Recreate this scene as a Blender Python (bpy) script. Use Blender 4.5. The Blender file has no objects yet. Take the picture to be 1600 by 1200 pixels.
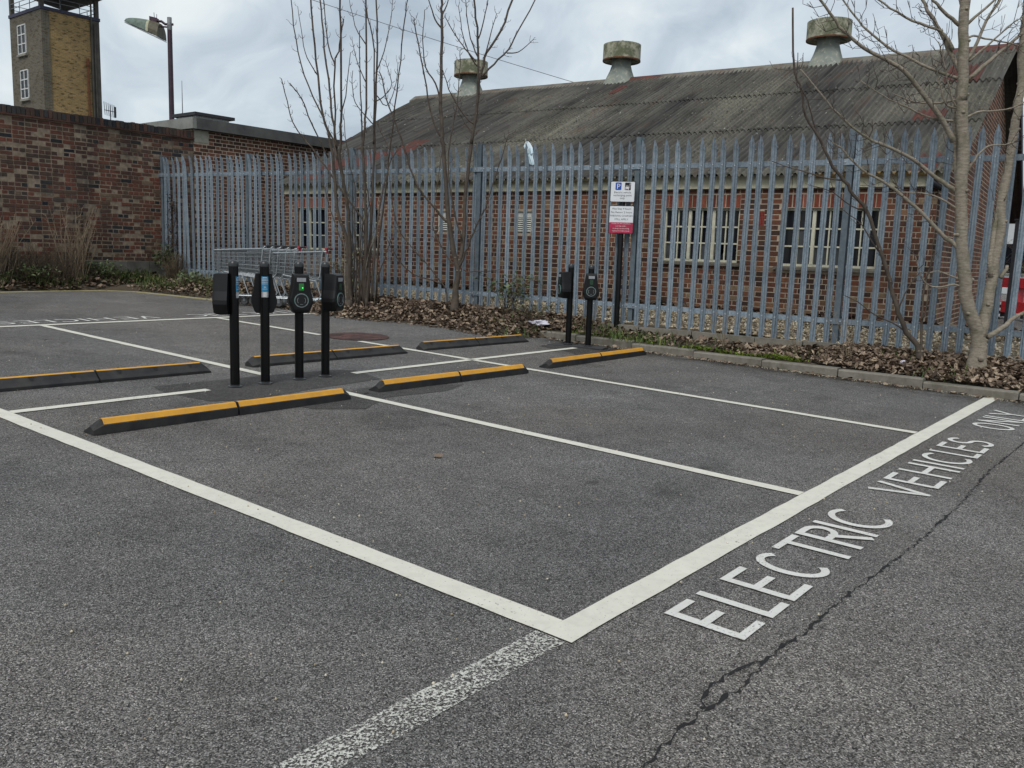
import bpy, math, random
import numpy as np
from mathutils import Vector, Matrix
R = math.radians
rnd = random.Random(11)
nrs = np.random.default_rng(7)
S = bpy.context.scene
COL = S.collection

# ------------------------------------------------------------------ camera, sky, sun, exposure
cd = bpy.data.cameras.new('camera'); cam = bpy.data.objects.new('camera', cd); COL.objects.link(cam)
cd.sensor_width = 36.0; cd.lens = 36.0 * 1353.74 / 1600; cd.clip_start = 0.05; cd.clip_end = 2000
cam.matrix_world = Matrix(((0.62584905, 0.09558054, -0.77406545, -2.50954),
                           (-0.7792231, 0.11929309, -0.61528898, -1.71855),
                           (0.033531, 0.98824769, 0.14913803, 1.33944), (0, 0, 0, 1)))
S.camera = cam
SUN_EL, SUN_AZ = R(52), R(250)      # compass-style azimuth from +y towards +x
sd = bpy.data.lights.new('sun', 'SUN'); sun = bpy.data.objects.new('sun', sd); COL.objects.link(sun)
sd.energy = 1.5; sd.angle = R(35); sd.color = (1.0, 0.97, 0.93)
dirv = Vector((math.sin(SUN_AZ) * math.cos(SUN_EL), math.cos(SUN_AZ) * math.cos(SUN_EL), math.sin(SUN_EL)))
sun.rotation_euler = dirv.to_track_quat('Z', 'Y').to_euler()
sun.location = (-10, -5, 20)
S.view_settings.view_transform = 'Standard'; S.view_settings.look = 'None'
S.view_settings.exposure = 0.60; S.view_settings.gamma = 1.0; S.view_settings.use_curve_mapping = False
S.render.engine = 'CYCLES'
try:
    S.cycles.max_bounces = 6; S.cycles.transparent_max_bounces = 12
except Exception:
    pass

# ------------------------------------------------------------------ node helper
class NT:
    def __init__(s, tree): s.t = tree; tree.nodes.clear()
    def n(s, typ, ins=None, **props):
        nd = s.t.nodes.new(typ)
        for k, v in props.items(): setattr(nd, k, v)
        for k, v in (ins or {}).items():
            if hasattr(v, 'is_output'): s.t.links.new(v, nd.inputs[k])
            else: nd.inputs[k].default_value = v
        return nd
    def ramp(s, fac, stops, interp='LINEAR'):
        nd = s.t.nodes.new('ShaderNodeValToRGB'); cr = nd.color_ramp; cr.interpolation = interp
        while len(cr.elements) < len(stops): cr.elements.new(0.5)
        for e, (p, c) in zip(cr.elements, stops):
            e.position = p; e.color = (c, c, c, 1) if isinstance(c, (int, float)) else (*c, 1)
        s.t.links.new(fac, nd.inputs[0]); return nd.outputs[0]
    def noise(s, vec, scale, detail=3, rough=.55, w=None):
        nd = s.n('ShaderNodeTexNoise', {'Vector': vec, 'Scale': scale, 'Detail': detail, 'Roughness': rough}); return nd.outputs[0]
    def mix(s, f, a, b, mode='MIX'):
        nd = s.t.nodes.new('ShaderNodeMix'); nd.data_type = 'RGBA'; nd.blend_type = mode
        for i, v in ((0, f), (6, a), (7, b)):
            if hasattr(v, 'is_output'): s.t.links.new(v, nd.inputs[i])
            else: nd.inputs[i].default_value = v if i == 0 else (*v, 1) if len(v) == 3 else v
        return nd.outputs[2]
    def math(s, op, a, b=0.5, clamp=False):
        nd = s.t.nodes.new('ShaderNodeMath'); nd.operation = op; nd.use_clamp = clamp
        for i, v in ((0, a), (1, b)):
            if hasattr(v, 'is_output'): s.t.links.new(v, nd.inputs[i])
            else: nd.inputs[i].default_value = v
        return nd.outputs[0]
    def mapr(s, vec, scale=(1, 1, 1), loc=(0, 0, 0), rot=(0, 0, 0)):
        return s.n('ShaderNodeMapping', {'Vector': vec, 'Scale': scale, 'Location': loc, 'Rotation': rot}).outputs[0]

MATS = {}
def mat(name, fn):
    m = bpy.data.materials.new(name); m.use_nodes = True; t = NT(m.node_tree)
    out = t.n('ShaderNodeOutputMaterial'); sh = fn(t)
    m.node_tree.links.new(sh, out.inputs[0]); MATS[name] = m; return m
def prin(t, col, rough=.8, bump=None, bstr=.4, bdist=.004, metal=0.0, spec=.4, **kw):
    ins = {'Base Color': col if hasattr(col, 'is_output') else (*col, 1), 'Roughness': rough, 'Metallic': metal, 'Specular IOR Level': spec}
    ins.update(kw)
    if bump is not None:
        ins['Normal'] = t.n('ShaderNodeBump', {'Height': bump, 'Strength': bstr, 'Distance': bdist}).outputs[0]
    return t.n('ShaderNodeBsdfPrincipled', ins).outputs[0]
def ocoord(t): return t.n('ShaderNodeTexCoord').outputs['Object']
def gcoord(t): return t.n('ShaderNodeNewGeometry').outputs['Position']
def tint(t): return t.n('ShaderNodeAttribute', attribute_name='tint').outputs['Fac']

# ------------------------------------------------------------------ sky
W = bpy.data.worlds.new('World'); S.world = W; W.use_nodes = True
t = NT(W.node_tree)
sky = t.n('ShaderNodeTexSky', sky_type='NISHITA', sun_disc=False, sun_elevation=SUN_EL, sun_rotation=SUN_AZ)
dirn = t.n('ShaderNodeTexCoord').outputs['Generated']
sx = t.n('ShaderNodeSeparateXYZ', {0: dirn})
zz = t.math('ADD', t.math('MAXIMUM', sx.outputs[2], 0.0), .50)
pv = t.n('ShaderNodeCombineXYZ', {0: t.math('DIVIDE', sx.outputs[0], zz), 1: t.math('DIVIDE', sx.outputs[1], zz), 2: 3.1}).outputs[0]
warp = t.n('ShaderNodeTexNoise', {'Vector': pv, 'Scale': 1.7, 'Detail': 3.0})
pw = t.n('ShaderNodeVectorMath', {0: pv, 1: warp.outputs['Color']}, operation='ADD').outputs[0]
n1 = t.noise(pw, 2.1, 7, .55)
n2 = t.noise(pw, .85, 3, .5)
cl = t.math('ADD', t.math('MULTIPLY', n1, .62), t.math('MULTIPLY', n2, .38))
cloud = t.ramp(cl, [(.36, (.245, .285, .335)), (.43, (.32, .37, .415)), (.485, (.405, .455, .495)), (.53, (.49, .535, .555)), (.58, (.59, .62, .615)), (.65, (.71, .725, .70))])
skyc = t.n('ShaderNodeVectorMath', {0: sky.outputs[0], 'Scale': .09}, operation='SCALE').outputs[0]
mixc = t.mix(.88, skyc, cloud)
bg = t.n('ShaderNodeBackground', {'Color': mixc, 'Strength': 1.0})
wo = t.n('ShaderNodeOutputWorld'); W.node_tree.links.new(bg.outputs[0], wo.inputs[0])

# ------------------------------------------------------------------ mesh builder
class MB:
    def __init__(s): s.v = []; s.f = []; s.t = []; s.m = []
    def add(s, vs, fs, tint=0.5, mi=0):
        o = len(s.v); s.v.extend([tuple(x) for x in vs])
        for f in fs: s.f.append(tuple(i + o for i in f)); s.t.append(tint); s.m.append(mi)
        return s
    def box(s, c, d, tint=.5, mi=0, rot=None):
        x, y, z = d[0] / 2, d[1] / 2, d[2] / 2
        vs = [Vector((a * x, b * y, e * z)) for e in (-1, 1) for a, b in ((-1, -1), (1, -1), (1, 1), (-1, 1))]
        if rot is not None: vs = [rot @ v for v in vs]
        vs = [v + Vector(c) for v in vs]
        return s.add(vs, [(3, 2, 1, 0), (4, 5, 6, 7), (0, 1, 5, 4), (1, 2, 6, 5), (2, 3, 7, 6), (3, 0, 4, 7)], tint, mi)
    def span(s, a, b, tint=.5, mi=0):
        return s.box([(a[i] + b[i]) / 2 for i in range(3)], [abs(b[i] - a[i]) for i in range(3)], tint, mi)
    def tube(s, pts, rads, n=6, tint=.5, mi=0, cap=True):
        pts = [Vector(p) for p in pts]; k = len(pts)
        if not hasattr(rads, '__len__'): rads = [rads] * k
        T = [(pts[min(i + 1, k - 1)] - pts[max(i - 1, 0)]).normalized() for i in range(k)]
        u = T[0].orthogonal().normalized(); vs = []
        for i in range(k):
            u = (u - T[i] * u.dot(T[i]))
            u = u.normalized() if u.length > 1e-6 else T[i].orthogonal().normalized()
            w = T[i].cross(u)
            for j in range(n):
                a = 2 * math.pi * j / n; vs.append(pts[i] + (u * math.cos(a) + w * math.sin(a)) * rads[i])
        fs = [(i * n + j, i * n + (j + 1) % n, (i + 1) * n + (j + 1) % n, (i + 1) * n + j) for i in range(k - 1) for j in range(n)]
        if cap: fs += [tuple(range(n - 1, -1, -1)), tuple(range((k - 1) * n, k * n))]
        return s.add(vs, fs, tint, mi)
    def rod(s, a, b, r, n=4, tint=.5, mi=0): return s.tube([a, b], r, n, tint, mi)
    def lathe(s, prof, n=24, c=(0, 0, 0), tint=.5, mi=0, sq=None):
        vs = []; k = len(prof)
        for i, (r, z) in enumerate(prof):
            for j in range(n):
                a = 2 * math.pi * (j + .5) / n; ca, sa = math.cos(a), math.sin(a); q = 1.0
                if sq and sq[i]: q = 1 + sq[i] * (1 / max(abs(ca), abs(sa)) - 1)
                vs.append((c[0] + r * q * ca, c[1] + r * q * sa, c[2] + z))
        fs = [(i * n + j, i * n + (j + 1) % n, (i + 1) * n + (j + 1) % n, (i + 1) * n + j) for i in range(k - 1) for j in range(n)]
        return s.add(vs, fs, tint, mi)
    def prism(s, prof, a, b, tint=.5, mi=0):   # profile of (y,z) swept along x from a to b
        n = len(prof); vs = [(a, y, z) for y, z in prof] + [(b, y, z) for y, z in prof]
        fs = [(i, (i + 1) % n, n + (i + 1) % n, n + i) for i in range(n)] + [tuple(range(n - 1, -1, -1)), tuple(range(n, 2 * n))]
        return s.add(vs, fs, tint, mi)
    def mesh(s, name, mats, smooth=False):
        me = bpy.data.meshes.new(name); me.from_pydata(s.v, [], s.f)
        for m in (mats if isinstance(mats, (list, tuple)) else [mats]): me.materials.append(MATS[m] if isinstance(m, str) else m)
        if any(s.m): me.polygons.foreach_set('material_index', s.m)
        at = me.attributes.new('tint', 'FLOAT', 'FACE'); at.data.foreach_set('value', s.t)
        if smooth:
            me.polygons.foreach_set('use_smooth', [True] * len(s.f))
        me.update(); return me
    def build(s, name, mats, parent=None, smooth=False, loc=None, rot=None, **tags):
        return link(name, s.mesh(name, mats, smooth), parent, loc, rot, **tags)
def npmesh(name, v, f, mats, tint=None, smooth=False):   # v (N,3), f (M,k)
    me = bpy.data.meshes.new(name); k = f.shape[1]
    me.vertices.add(len(v)); me.vertices.foreach_set('co', np.asarray(v, np.float32).ravel())
    me.loops.add(f.size); me.loops.foreach_set('vertex_index', f.astype(np.int32).ravel())
    me.polygons.add(len(f)); me.polygons.foreach_set('loop_start', np.arange(0, f.size, k, dtype=np.int32))
    me.update(calc_edges=True); me.validate()
    for m in (mats if isinstance(mats, (list, tuple)) else [mats]): me.materials.append(MATS[m])
    at = me.attributes.new('tint', 'FLOAT', 'FACE')
    at.data.foreach_set('value', np.asarray(tint if tint is not None else np.full(len(f), .5), np.float32))
    if smooth: me.polygons.foreach_set('use_smooth', np.ones(len(f), bool))
    return me
def link(name, me, parent=None, loc=None, rot=None, **tags):
    o = bpy.data.objects.new(name, me); COL.objects.link(o)
    if parent is not None: o.parent = parent
    if loc is not None: o.location = loc
    if rot is not None: o.rotation_euler = rot
    for k, v in tags.items(): o[k] = v
    return o
def thing(name, label, category, loc=(0, 0, 0), rz=0.0, group=None):
    o = link(name, None, None, loc, (0, 0, rz), label=label, category=category)
    o.empty_display_size = .2
    if group: o['group'] = group
    return o
def copy_tree(o, parent=None):
    c = o.copy(); COL.objects.link(c); c.parent = parent
    for ch in list(o.children): copy_tree(ch, c)
    return c

# ------------------------------------------------------------------ terrain functions
def gz(x, y): return .0016 * max(-40, min(40, x)) + .0215 * max(-40.0, min(22.0, y))
FANG = R(4.5)
def fx(y): return 8.65 - (y - 1.94) * math.tan(FANG)          # fence line
def fence_base(y): return .30 + .020 * y
EDGE = [(-30, 7.74), (5.70, 7.74), (5.95, 7.3), (6.3, 7.0), (7.3, 7.2), (8.1, 7.18), (8.7, 6.86), (9.4, 6.74), (11.2, 6.88), (13.0, 6.82), (13.8, 6.66), (14.9, 6.45), (15.3, 6.2), (15.5, 5.3)]
def lerp_tab(tab, y):
    if y <= tab[0][0]: return tab[0][1]
    for (a, p), (b, q) in zip(tab, tab[1:]):
        if y <= b: return p + (q - p) * (y - a) / (b - a)
    return tab[-1][1]
def ve(y): return lerp_tab(EDGE, y)
def hn(x, y): return .5 * math.sin(3.1 * x + 1.7 * y) + .3 * math.sin(5.3 * y - 2.2 * x + 1) + .2 * math.sin(9.7 * x + 7.9 * y)
WALLY = 16.1
def vz(x, y):
    g = gz(x, y)
    a, b = ve(y), fx(y); tt = (x - a) / max(.2, b - a)
    if tt > 1: return max(fence_base(y), g + .12) + min(.17, (x - b) * .13) + .012 * hn(x * 2, y * 2)
    tt = max(0, tt); e0 = .10 if y < 5.75 else .02
    sm = tt * tt * (3 - 2 * tt); dip = max(0.0, min(1.0, (y - 1.7) / .9, (5.6 - y) / .8)); h = e0 + (fence_base(y) - .02 - g - e0) * (.45 * sm + .55 * min(1, tt * 1.3)) * (1 - .72 * dip)
    return g + h + .035 * hn(x, y) * min(1, tt * 5 + .1) * (1 - tt * .7)
def lz(x, y):
    d = max(0, min(1, (y - 15.42) / .6)); return gz(x, y) + .03 + .24 * d + .02 * hn(x, y)
# ------------------------------------------------------------------ materials
def asphalt(dark=1.0, coarse=1.0, warm=0.0):
    def fn(t):
        p = gcoord(t)
        v1 = t.n('ShaderNodeTexVoronoi', {'Vector': p, 'Scale': 235.0 / coarse})
        v2 = t.n('ShaderNodeTexVoronoi', {'Vector': p, 'Scale': 95.0 / coarse})
        c1 = t.n('ShaderNodeSeparateColor', {0: v1.outputs['Color']}).outputs[0]
        c2 = t.n('ShaderNodeSeparateColor', {0: v2.outputs['Color']}).outputs[1]
        f = t.noise(p, 260, 2, .6)
        big = t.noise(p, .55, 4, .6); mid = t.noise(p, 5.0, 4, .65)
        base = t.ramp(c1, [(0, .030), (.25, .088), (.55, .165), (.82, .26), (.95, .38), (1, .54)])
        lit = t.ramp(c2, [(0, 0.0), (.80, 0.0), (.9, .5), (1, 1.0)])
        inner = t.ramp(v2.outputs['Distance'], [(.0, 1.0), (.42, .85), (.62, 0.0)])
        col = t.mix(t.math('MULTIPLY', t.math('MULTIPLY', lit, inner), .32), base, (.27, .265, .25))
        pits = t.ramp(t.noise(p, 60 / coarse, 3, .7), [(.32, .40), (.47, 1.0), (1, 1.05)])
        col = t.mix(1.0, col, pits, 'MULTIPLY')
        k = t.math('MULTIPLY', t.ramp(big, [(.3, .72), (.5, .97), (.72, 1.24)]), t.ramp(mid, [(.25, .82), (.75, 1.16)]))
        col = t.mix(1.0, col, t.n('ShaderNodeCombineColor', {0: k, 1: k, 2: k}).outputs[0], 'MULTIPLY')
        tone = t.mix(t.ramp(t.noise(p, .35, 3, .5), [(.4, 0.0), (.7, 1.0)]), (dark * 1.02, dark * .985, dark * .965), (dark * (1.08 + warm), dark * 1.0, dark * (.92 - warm)))
        col = t.mix(1.0, col, tone, 'MULTIPLY')
        stain = t.noise(t.mapr(p, (1, 1, 1), (3.3, 7.1, 0)), 1.25, 5, .6)
        col = t.mix(t.ramp(stain, [(.60, 0.0), (.70, .38)]), col, (.030, .030, .029))
        spots = t.n('ShaderNodeTexVoronoi', {'Vector': t.mapr(p, (1, 1, 0)), 'Scale': 1.15})
        sd_ = t.math('ADD', spots.outputs['Distance'], t.math('MULTIPLY', t.noise(p, 22, 3, .6), .10))
        ssel = t.ramp(t.n('ShaderNodeSeparateColor', {0: spots.outputs['Color']}).outputs[2], [(.72, 0.0), (.74, 1.0)])
        col = t.mix(t.math('MULTIPLY', t.ramp(sd_, [(.075, .55), (.125, 0.0)]), ssel), col, (.020, .020, .021))
        h = t.math('ADD', t.math('MULTIPLY', v1.outputs['Distance'], -.8), t.math('MULTIPLY', f, .5))
        h = t.math('ADD', h, t.math('MULTIPLY', v2.outputs['Distance'], -1.0))
        return prin(t, col, .88, h, 1.0, .010, spec=.25)
    return fn
mat('asphalt', asphalt()); mat('asphalt_road', asphalt(1.0, 1.12, .0)); mat('asphalt_patch', asphalt(.58, .8))

def paint(wear_lo, wear_hi, col=(.585, .567, .495), wsc=60, edge=False):
    def fn(t):
        p = gcoord(t)
        d = t.noise(p, 3.0, 4, .65); s = t.noise(p, 120, 3, .7)
        v = t.n('ShaderNodeTexVoronoi', {'Vector': p, 'Scale': 75.0})
        pit = t.ramp(v.outputs['Distance'], [(.08, 1.0), (.16, 0.0)])
        sel = t.ramp(t.n('ShaderNodeSeparateColor', {0: v.outputs['Color']}).outputs[0], [(.66, 0.0), (.72, 1.0)])
        c = t.mix(t.ramp(d, [(.35, 0.0), (.75, .42)]), col, tuple(q * .78 for q in col))
        c = t.mix(t.ramp(t.noise(p, 14, 3, .7), [(.45, 0.0), (.8, .4)]), c, (.36, .345, .30))
        c = t.mix(t.math('MULTIPLY', t.math('MULTIPLY', pit, sel), .85), c, (.09, .09, .085))
        sh = prin(t, c, .75, s, .25, .002, spec=.3)
        w = t.noise(p, wsc, 4, .75); w2 = t.noise(p, 1.7, 3, .6)
        ww = t.math('ADD', w, t.math('MULTIPLY', t.math('SUBTRACT', w2, .5), .35))
        m = t.ramp(ww, [(wear_lo, 1.0), (wear_hi, 0.0)])
        tr = t.n('ShaderNodeBsdfTransparent').outputs[0]
        return t.n('ShaderNodeMixShader', {0: t.math('SUBTRACT', 1.0, m), 1: tr, 2: sh}).outputs[0]
    return fn
mat('line_paint', paint(.30, .35))
mat('letter_paint', paint(.33, .40, (.57, .565, .535), 90))
mat('worn_paint', paint(.485, .545, (.52, .515, .47), 105))
mat('yellow_paint', paint(.30, .38, (.62, .55, .26), 40))

def simple(col, rough=.7, nsc=20, amt=.25, metal=0.0, spec=.4, bstr=.15, bdist=.003, col2=None):
    def fn(t):
        p = ocoord(t); n = t.noise(p, nsc, 4, .65)
        c2 = col2 or tuple(c * (1 - amt * 1.6) for c in col)
        c = t.mix(t.ramp(n, [(.35, 0.0), (.7, 1.0)]), col, c2)
        return prin(t, c, rough, t.noise(p, nsc * 6, 2), bstr, bdist, metal, spec)
    return fn
mat('black_paint', simple((.004, .004, .0045), .28, 6, .2, 0, .25, .03))
mat('black_plastic', simple((.007, .007, .008), .42, 9, .25, 0, .28, .05))
mat('socket_black', simple((.006, .006, .007), .5))
mat('ring_grey', simple((.20, .22, .23), .4))
mat('ring_green', simple((.07, .30, .24), .4))
mat('cap_grey', simple((.035, .037, .04), .28))
mat('sticker_blue', simple((.025, .19, .36), .45, 30, .08))
mat('sticker_white', simple((.55, .56, .56), .5, 60, .1))
mat('label_grey', simple((.30, .31, .33), .45, 60, .2))
mat('screen_green', simple((.03, .16, .04), .25, 30, .1))
mat('screen_off', simple((.018, .05, .028), .25, 30, .1))
mat('led_green', lambda t: t.n('ShaderNodeEmission', {'Color': (.05, 1.0, .12, 1), 'Strength': 1.3}).outputs[0])
mat('rubber', simple((.016, .016, .018), .7, 7, .3, 0, .3, .3, .004, (.036, .034, .032)))
def stopyellow(t):
    p = gcoord(t); n = t.noise(p, 9, 4, .7); s = t.noise(p, 60, 3, .7)
    c = t.mix(t.ramp(n, [(.35, 0.0), (.75, 1.0)]), (.60, .29, .025), (.46, .23, .03))
    c = t.mix(t.ramp(s, [(.62, 0.0), (.75, .55)]), c, (.10, .075, .04))
    return prin(t, c, .6, s, .2, .002)
mat('stop_yellow', stopyellow)
def kerb(t):
    p = gcoord(t); n = t.noise(p, 4, 5, .7); f = t.noise(p, 70, 3, .7)
    c = t.mix(t.ramp(n, [(.35, 0.0), (.7, 1.0)]), (.20, .185, .155), (.115, .105, .085))
    c = t.mix(t.ramp(t.noise(p, 2.0, 4, .7), [(.50, 0.0), (.72, .65)]), c, (.080, .080, .048))
    c = t.mix(t.ramp(f, [(.55, 0.0), (.8, .5)]), c, (.31, .29, .25))
    return prin(t, c, .92, f, .6, .004)
mat('kerb_concrete', kerb)
mat('padstone', simple((.36, .355, .29), .9, 5, .2))
mat('concrete', simple((.27, .26, .22), .9, 5, .3, 0, .3, .4, .004))
mat('dark_concrete', simple((.14, .135, .12), .9, 3, .35, 0, .3, .4, .006, (.06, .058, .05)))
mat('mound_soil', simple((.075, .058, .042), .95, 5, .4, 0, .2, 1.0, .02, (.045, .04, .028)))
mat('gravel_bed', simple((.22, .19, .145), .95, 30, .4, 0, .2, .8, .01, (.09, .075, .055)))
def tinted(stops, rough=.85, nsc=40, namt=.35, bstr=.4, bdist=.004, spec=.25, obj=True):
    def fn(t):
        p = ocoord(t) if obj else gcoord(t)
        c = t.ramp(tint(t), stops)
        n = t.noise(p, nsc, 4, .7)
        k = t.ramp(n, [(.3, 1 - namt), (.7, 1 + namt * .5)])
        c = t.mix(1.0, c, k, 'MULTIPLY')
        return prin(t, c, rough, n, bstr, bdist, spec=spec)
    return fn
mat('dead_leaf', tinted([(0, (.04, .026, .019)), (.3, (.095, .064, .044)), (.6, (.178, .128, .090)), (.85, (.265, .20, .142)), (1, (.38, .30, .215))], .7, 30, .3, spec=.3))
mat('gravel_stone', tinted([(0, (.20, .15, .095)), (.4, (.38, .31, .21)), (.75, (.53, .46, .34)), (1, (.66, .61, .50))], .85, 40, .25))
mat('grass_blade', tinted([(0, (.030, .044, .015)), (.5, (.052, .082, .022)), (.85, (.092, .130, .034)), (1, (.20, .19, .07))], .7, 20, .2, spec=.25))
mat('dry_stem', tinted([(0, (.045, .033, .024)), (.5, (.12, .09, .06)), (1, (.27, .21, .145))], .85, 20, .2))
mat('green_leaf', tinted([(0, (.020, .035, .014)), (.5, (.045, .075, .024)), (1, (.11, .14, .055))], .5, 20, .2, spec=.4))
mat('pale_leaf', tinted([(0, (.06, .065, .035)), (.5, (.14, .14, .08)), (1, (.25, .24, .14))], .6, 20, .2))
def bark(t):
    p = ocoord(t); n = t.noise(t.mapr(p, (7, 7, 26)), 2.0, 5, .7); m = t.noise(p, 5.5, 4, .65); f = t.noise(p, 60, 3, .7)
    c = t.mix(t.ramp(n, [(.38, 0.0), (.66, 1.0)]), (.285, .25, .20), (.165, .14, .108))
    c = t.mix(t.ramp(m, [(.52, 0.0), (.70, .75)]), c, (.105, .108, .062))
    c = t.mix(t.ramp(f, [(.62, 0.0), (.74, .7)]), c, (.05, .042, .034))
    return prin(t, c, .9, t.math('ADD', n, t.math('MULTIPLY', f, .5)), .8, .012, spec=.2)
mat('bark', bark)
def gutter_dirt(t):
    p = gcoord(t); n = t.noise(p, 2.6, 5, .65); f = t.noise(p, 70, 3, .7)
    sh = prin(t, t.mix(f, (.022, .020, .017), (.055, .048, .038)), .95, f, .5, .004, spec=.15)
    ed = tint(t); m = t.math('MULTIPLY', t.ramp(n, [(.34, 0.0), (.62, .75)]), ed)
    return t.n('ShaderNodeMixShader', {0: m, 1: t.n('ShaderNodeBsdfTransparent').outputs[0], 2: sh}).outputs[0]
mat('gutter_dirt', gutter_dirt)
mat('stem_bark', simple((.098, .078, .061), .9, 9, .3, 0, .25, .5, .006, (.05, .04, .034)))
mat('twig_bark', simple((.050, .038, .034), .85, 14, .3, 0, .25, .3, .003, (.085, .066, .055)))

def brickmat(stops, stain=.6, stain_sc=.7, seed=0.0, dirt=(.03, .027, .024)):
    def fn(t):
        p = gcoord(t); c = t.ramp(tint(t), stops)
        n = t.noise(p, 26, 4, .75); f = t.noise(p, 90, 3, .7)
        c = t.mix(1.0, c, t.ramp(n, [(.28, .62), (.5, 1.0), (.75, 1.22)]), 'MULTIPLY')
        m = t.noise(t.mapr(p, (1.6, 1.6, .45), (seed, 0, 0)), stain_sc, 5, .62)
        c = t.mix(1.0, c, t.ramp(t.noise(p, .55, 3, .5), [(.3, .72), (.7, 1.15)]), 'MULTIPLY')
        c = t.mix(t.math('MULTIPLY', t.ramp(m, [(.47, 0.0), (.66, 1.0)]), stain), c, dirt)
        c = t.mix(t.ramp(f, [(.66, 0.0), (.8, .35)]), c, (.34, .30, .25))
        return prin(t, c, .93, t.math('ADD', n, t.math('MULTIPLY', f, .6)), .7, .006, spec=.2)
    return fn
mat('old_brick', brickmat([(0, (.020, .022, .030)), (.10, (.048, .046, .048)), (.20, (.085, .058, .046)), (.36, (.105, .055, .042)), (.52, (.135, .056, .042)), (.66, (.175, .060, .042)), (.74, (.105, .065, .048)), (.86, (.135, .088, .062)), (1, (.185, .132, .092))], .85, .8))
mat('new_brick', brickmat([(0, (.048, .028, .023)), (.35, (.095, .046, .033)), (.7, (.145, .062, .040)), (1, (.20, .092, .058))], .35, .6, 5.0))
mat('shed_brick', brickmat([(0, (.045, .029, .024)), (.25, (.10, .050, .035)), (.55, (.155, .064, .040)), (.8, (.20, .080, .048)), (.92, (.24, .13, .075)), (1, (.26, .185, .115))], .45, .9, 9.0))
mat('lintel_brick', brickmat([(0, (.14, .045, .030)), (.6, (.24, .065, .040)), (1, (.30, .10, .06))], .3, 1.2, 3.0))
def mortar(c1, c2, stain=.5):
    def fn(t):
        p = gcoord(t); n = t.noise(p, 12, 4, .7)
        c = t.mix(t.ramp(n, [(.35, 0.0), (.7, 1.0)]), c1, c2)
        m = t.noise(p, .75, 5, .62)
        c = t.mix(t.math('MULTIPLY', t.ramp(m, [(.50, 0.0), (.66, 1.0)]), stain), c, (.045, .04, .035))
        return prin(t, c, .95, t.noise(p, 80, 3, .7), .6, .004, spec=.2)
    return fn
mat('old_mortar', mortar((.27, .215, .16), (.145, .113, .086), .7)); mat('new_mortar', mortar((.48, .40, .31), (.34, .28, .215), .25)); mat('shed_mortar', mortar((.44, .365, .28), (.30, .245, .185), .35))
def galv(t):
    p = ocoord(t)
    v = t.n('ShaderNodeTexVoronoi', {'Vector': p, 'Scale': 55.0})
    s = t.n('ShaderNodeSeparateColor', {0: v.outputs['Color']}).outputs[0]
    oi = t.n('ShaderNodeObjectInfo').outputs['Random']
    c = t.mix(s, (.145, .190, .235), (.225, .280, .33))
    c = t.mix(t.ramp(t.noise(t.mapr(p, (1, 1, .25)), 14, 4, .7), [(.45, 0.0), (.75, .6)]), c, (.37, .40, .42))
    c = t.mix(1.0, c, t.ramp(oi, [(0, .68), (1, 1.12)]), 'MULTIPLY')
    c = t.mix(t.ramp(t.noise(p, 4, 4, .7), [(.52, 0.0), (.72, .6)]), c, (.09, .11, .125))
    c = t.mix(t.ramp(t.noise(t.mapr(p, (1, 1, .3), (2, 5, 1)), 9, 4, .7), [(.64, 0.0), (.72, .55)]), c, (.13, .095, .065))
    return prin(t, c, .55, s, .08, .002, .25, .5)
mat('galvanised', galv)
mat('bolt_steel', simple((.42, .44, .46), .4, 30, .2, .6))
mat('post_steel', simple((.075, .10, .12), .5, 9, .3, .2, .5, .05, .003, (.13, .16, .18)))
mat('chrome_wire', simple((.17, .19, .20), .5, 30, .2, .3, .4, .02)); mat('chrome_tube', simple((.40, .43, .45), .35, 30, .2, .5, .5, .02))
mat('red_plastic', simple((.42, .035, .055), .4)); mat('grey_plastic', simple((.06, .06, .062), .5))
mat('caster_rubber', simple((.07, .07, .072), .7))
def roofm(t):
    p = ocoord(t)     # x across the slope frame, y along the building, z up
    st = t.mapr(p, (.25, 4.5, .25)); n1 = t.noise(st, 1.6, 5, .7)
    c = t.mix(t.ramp(n1, [(.35, 0.0), (.68, 1.0)]), (.029, .028, .027), (.094, .090, .082))
    lich = t.noise(t.mapr(p, (.22, .42, .22), (1.7, 3.1, 0)), 1.0, 4, .6)
    fine = t.noise(p, 17, 4, .75)
    m = t.math('MULTIPLY', t.ramp(lich, [(.46, 0.0), (.66, 1.0)]), t.ramp(fine, [(.38, .15), (.62, 1.0)]))
    c = t.mix(t.math('MULTIPLY', m, .62), c, (.235, .22, .165))
    sp = t.noise(t.mapr(p, (2.2, 14, 2.2)), 3.0, 3, .6)
    c = t.mix(t.ramp(sp, [(.69, 0.0), (.74, .8)]), c, (.42, .41, .37))
    c = t.mix(t.ramp(t.noise(p, 5.0, 4, .7), [(.60, 0.0), (.72, .6)]), c, (.022, .022, .022))
    c = t.mix(t.ramp(t.noise(t.mapr(p, (.5, 1.6, .5), (9, 4, 2)), 1.3, 5, .7), [(.58, 0.0), (.70, .55)]), c, (.085, .048, .030))
    oi = t.n('ShaderNodeObjectInfo').outputs['Random']
    c = t.mix(1.0, c, t.ramp(oi, [(0, .82), (1, 1.12)]), 'MULTIPLY')
    return prin(t, c, .95, fine, .5, .006, spec=.2)
mat('asbestos_sheet', roofm)
mat('red_sheet', simple((.115, .038, .030), .85, 6, .3, 0, .25, .3, .004, (.055, .035, .030)))
mat('ridge_tile', simple((.16, .155, .13), .9, 3, .3, 0, .25, .4, .006, (.085, .06, .045)))
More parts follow.
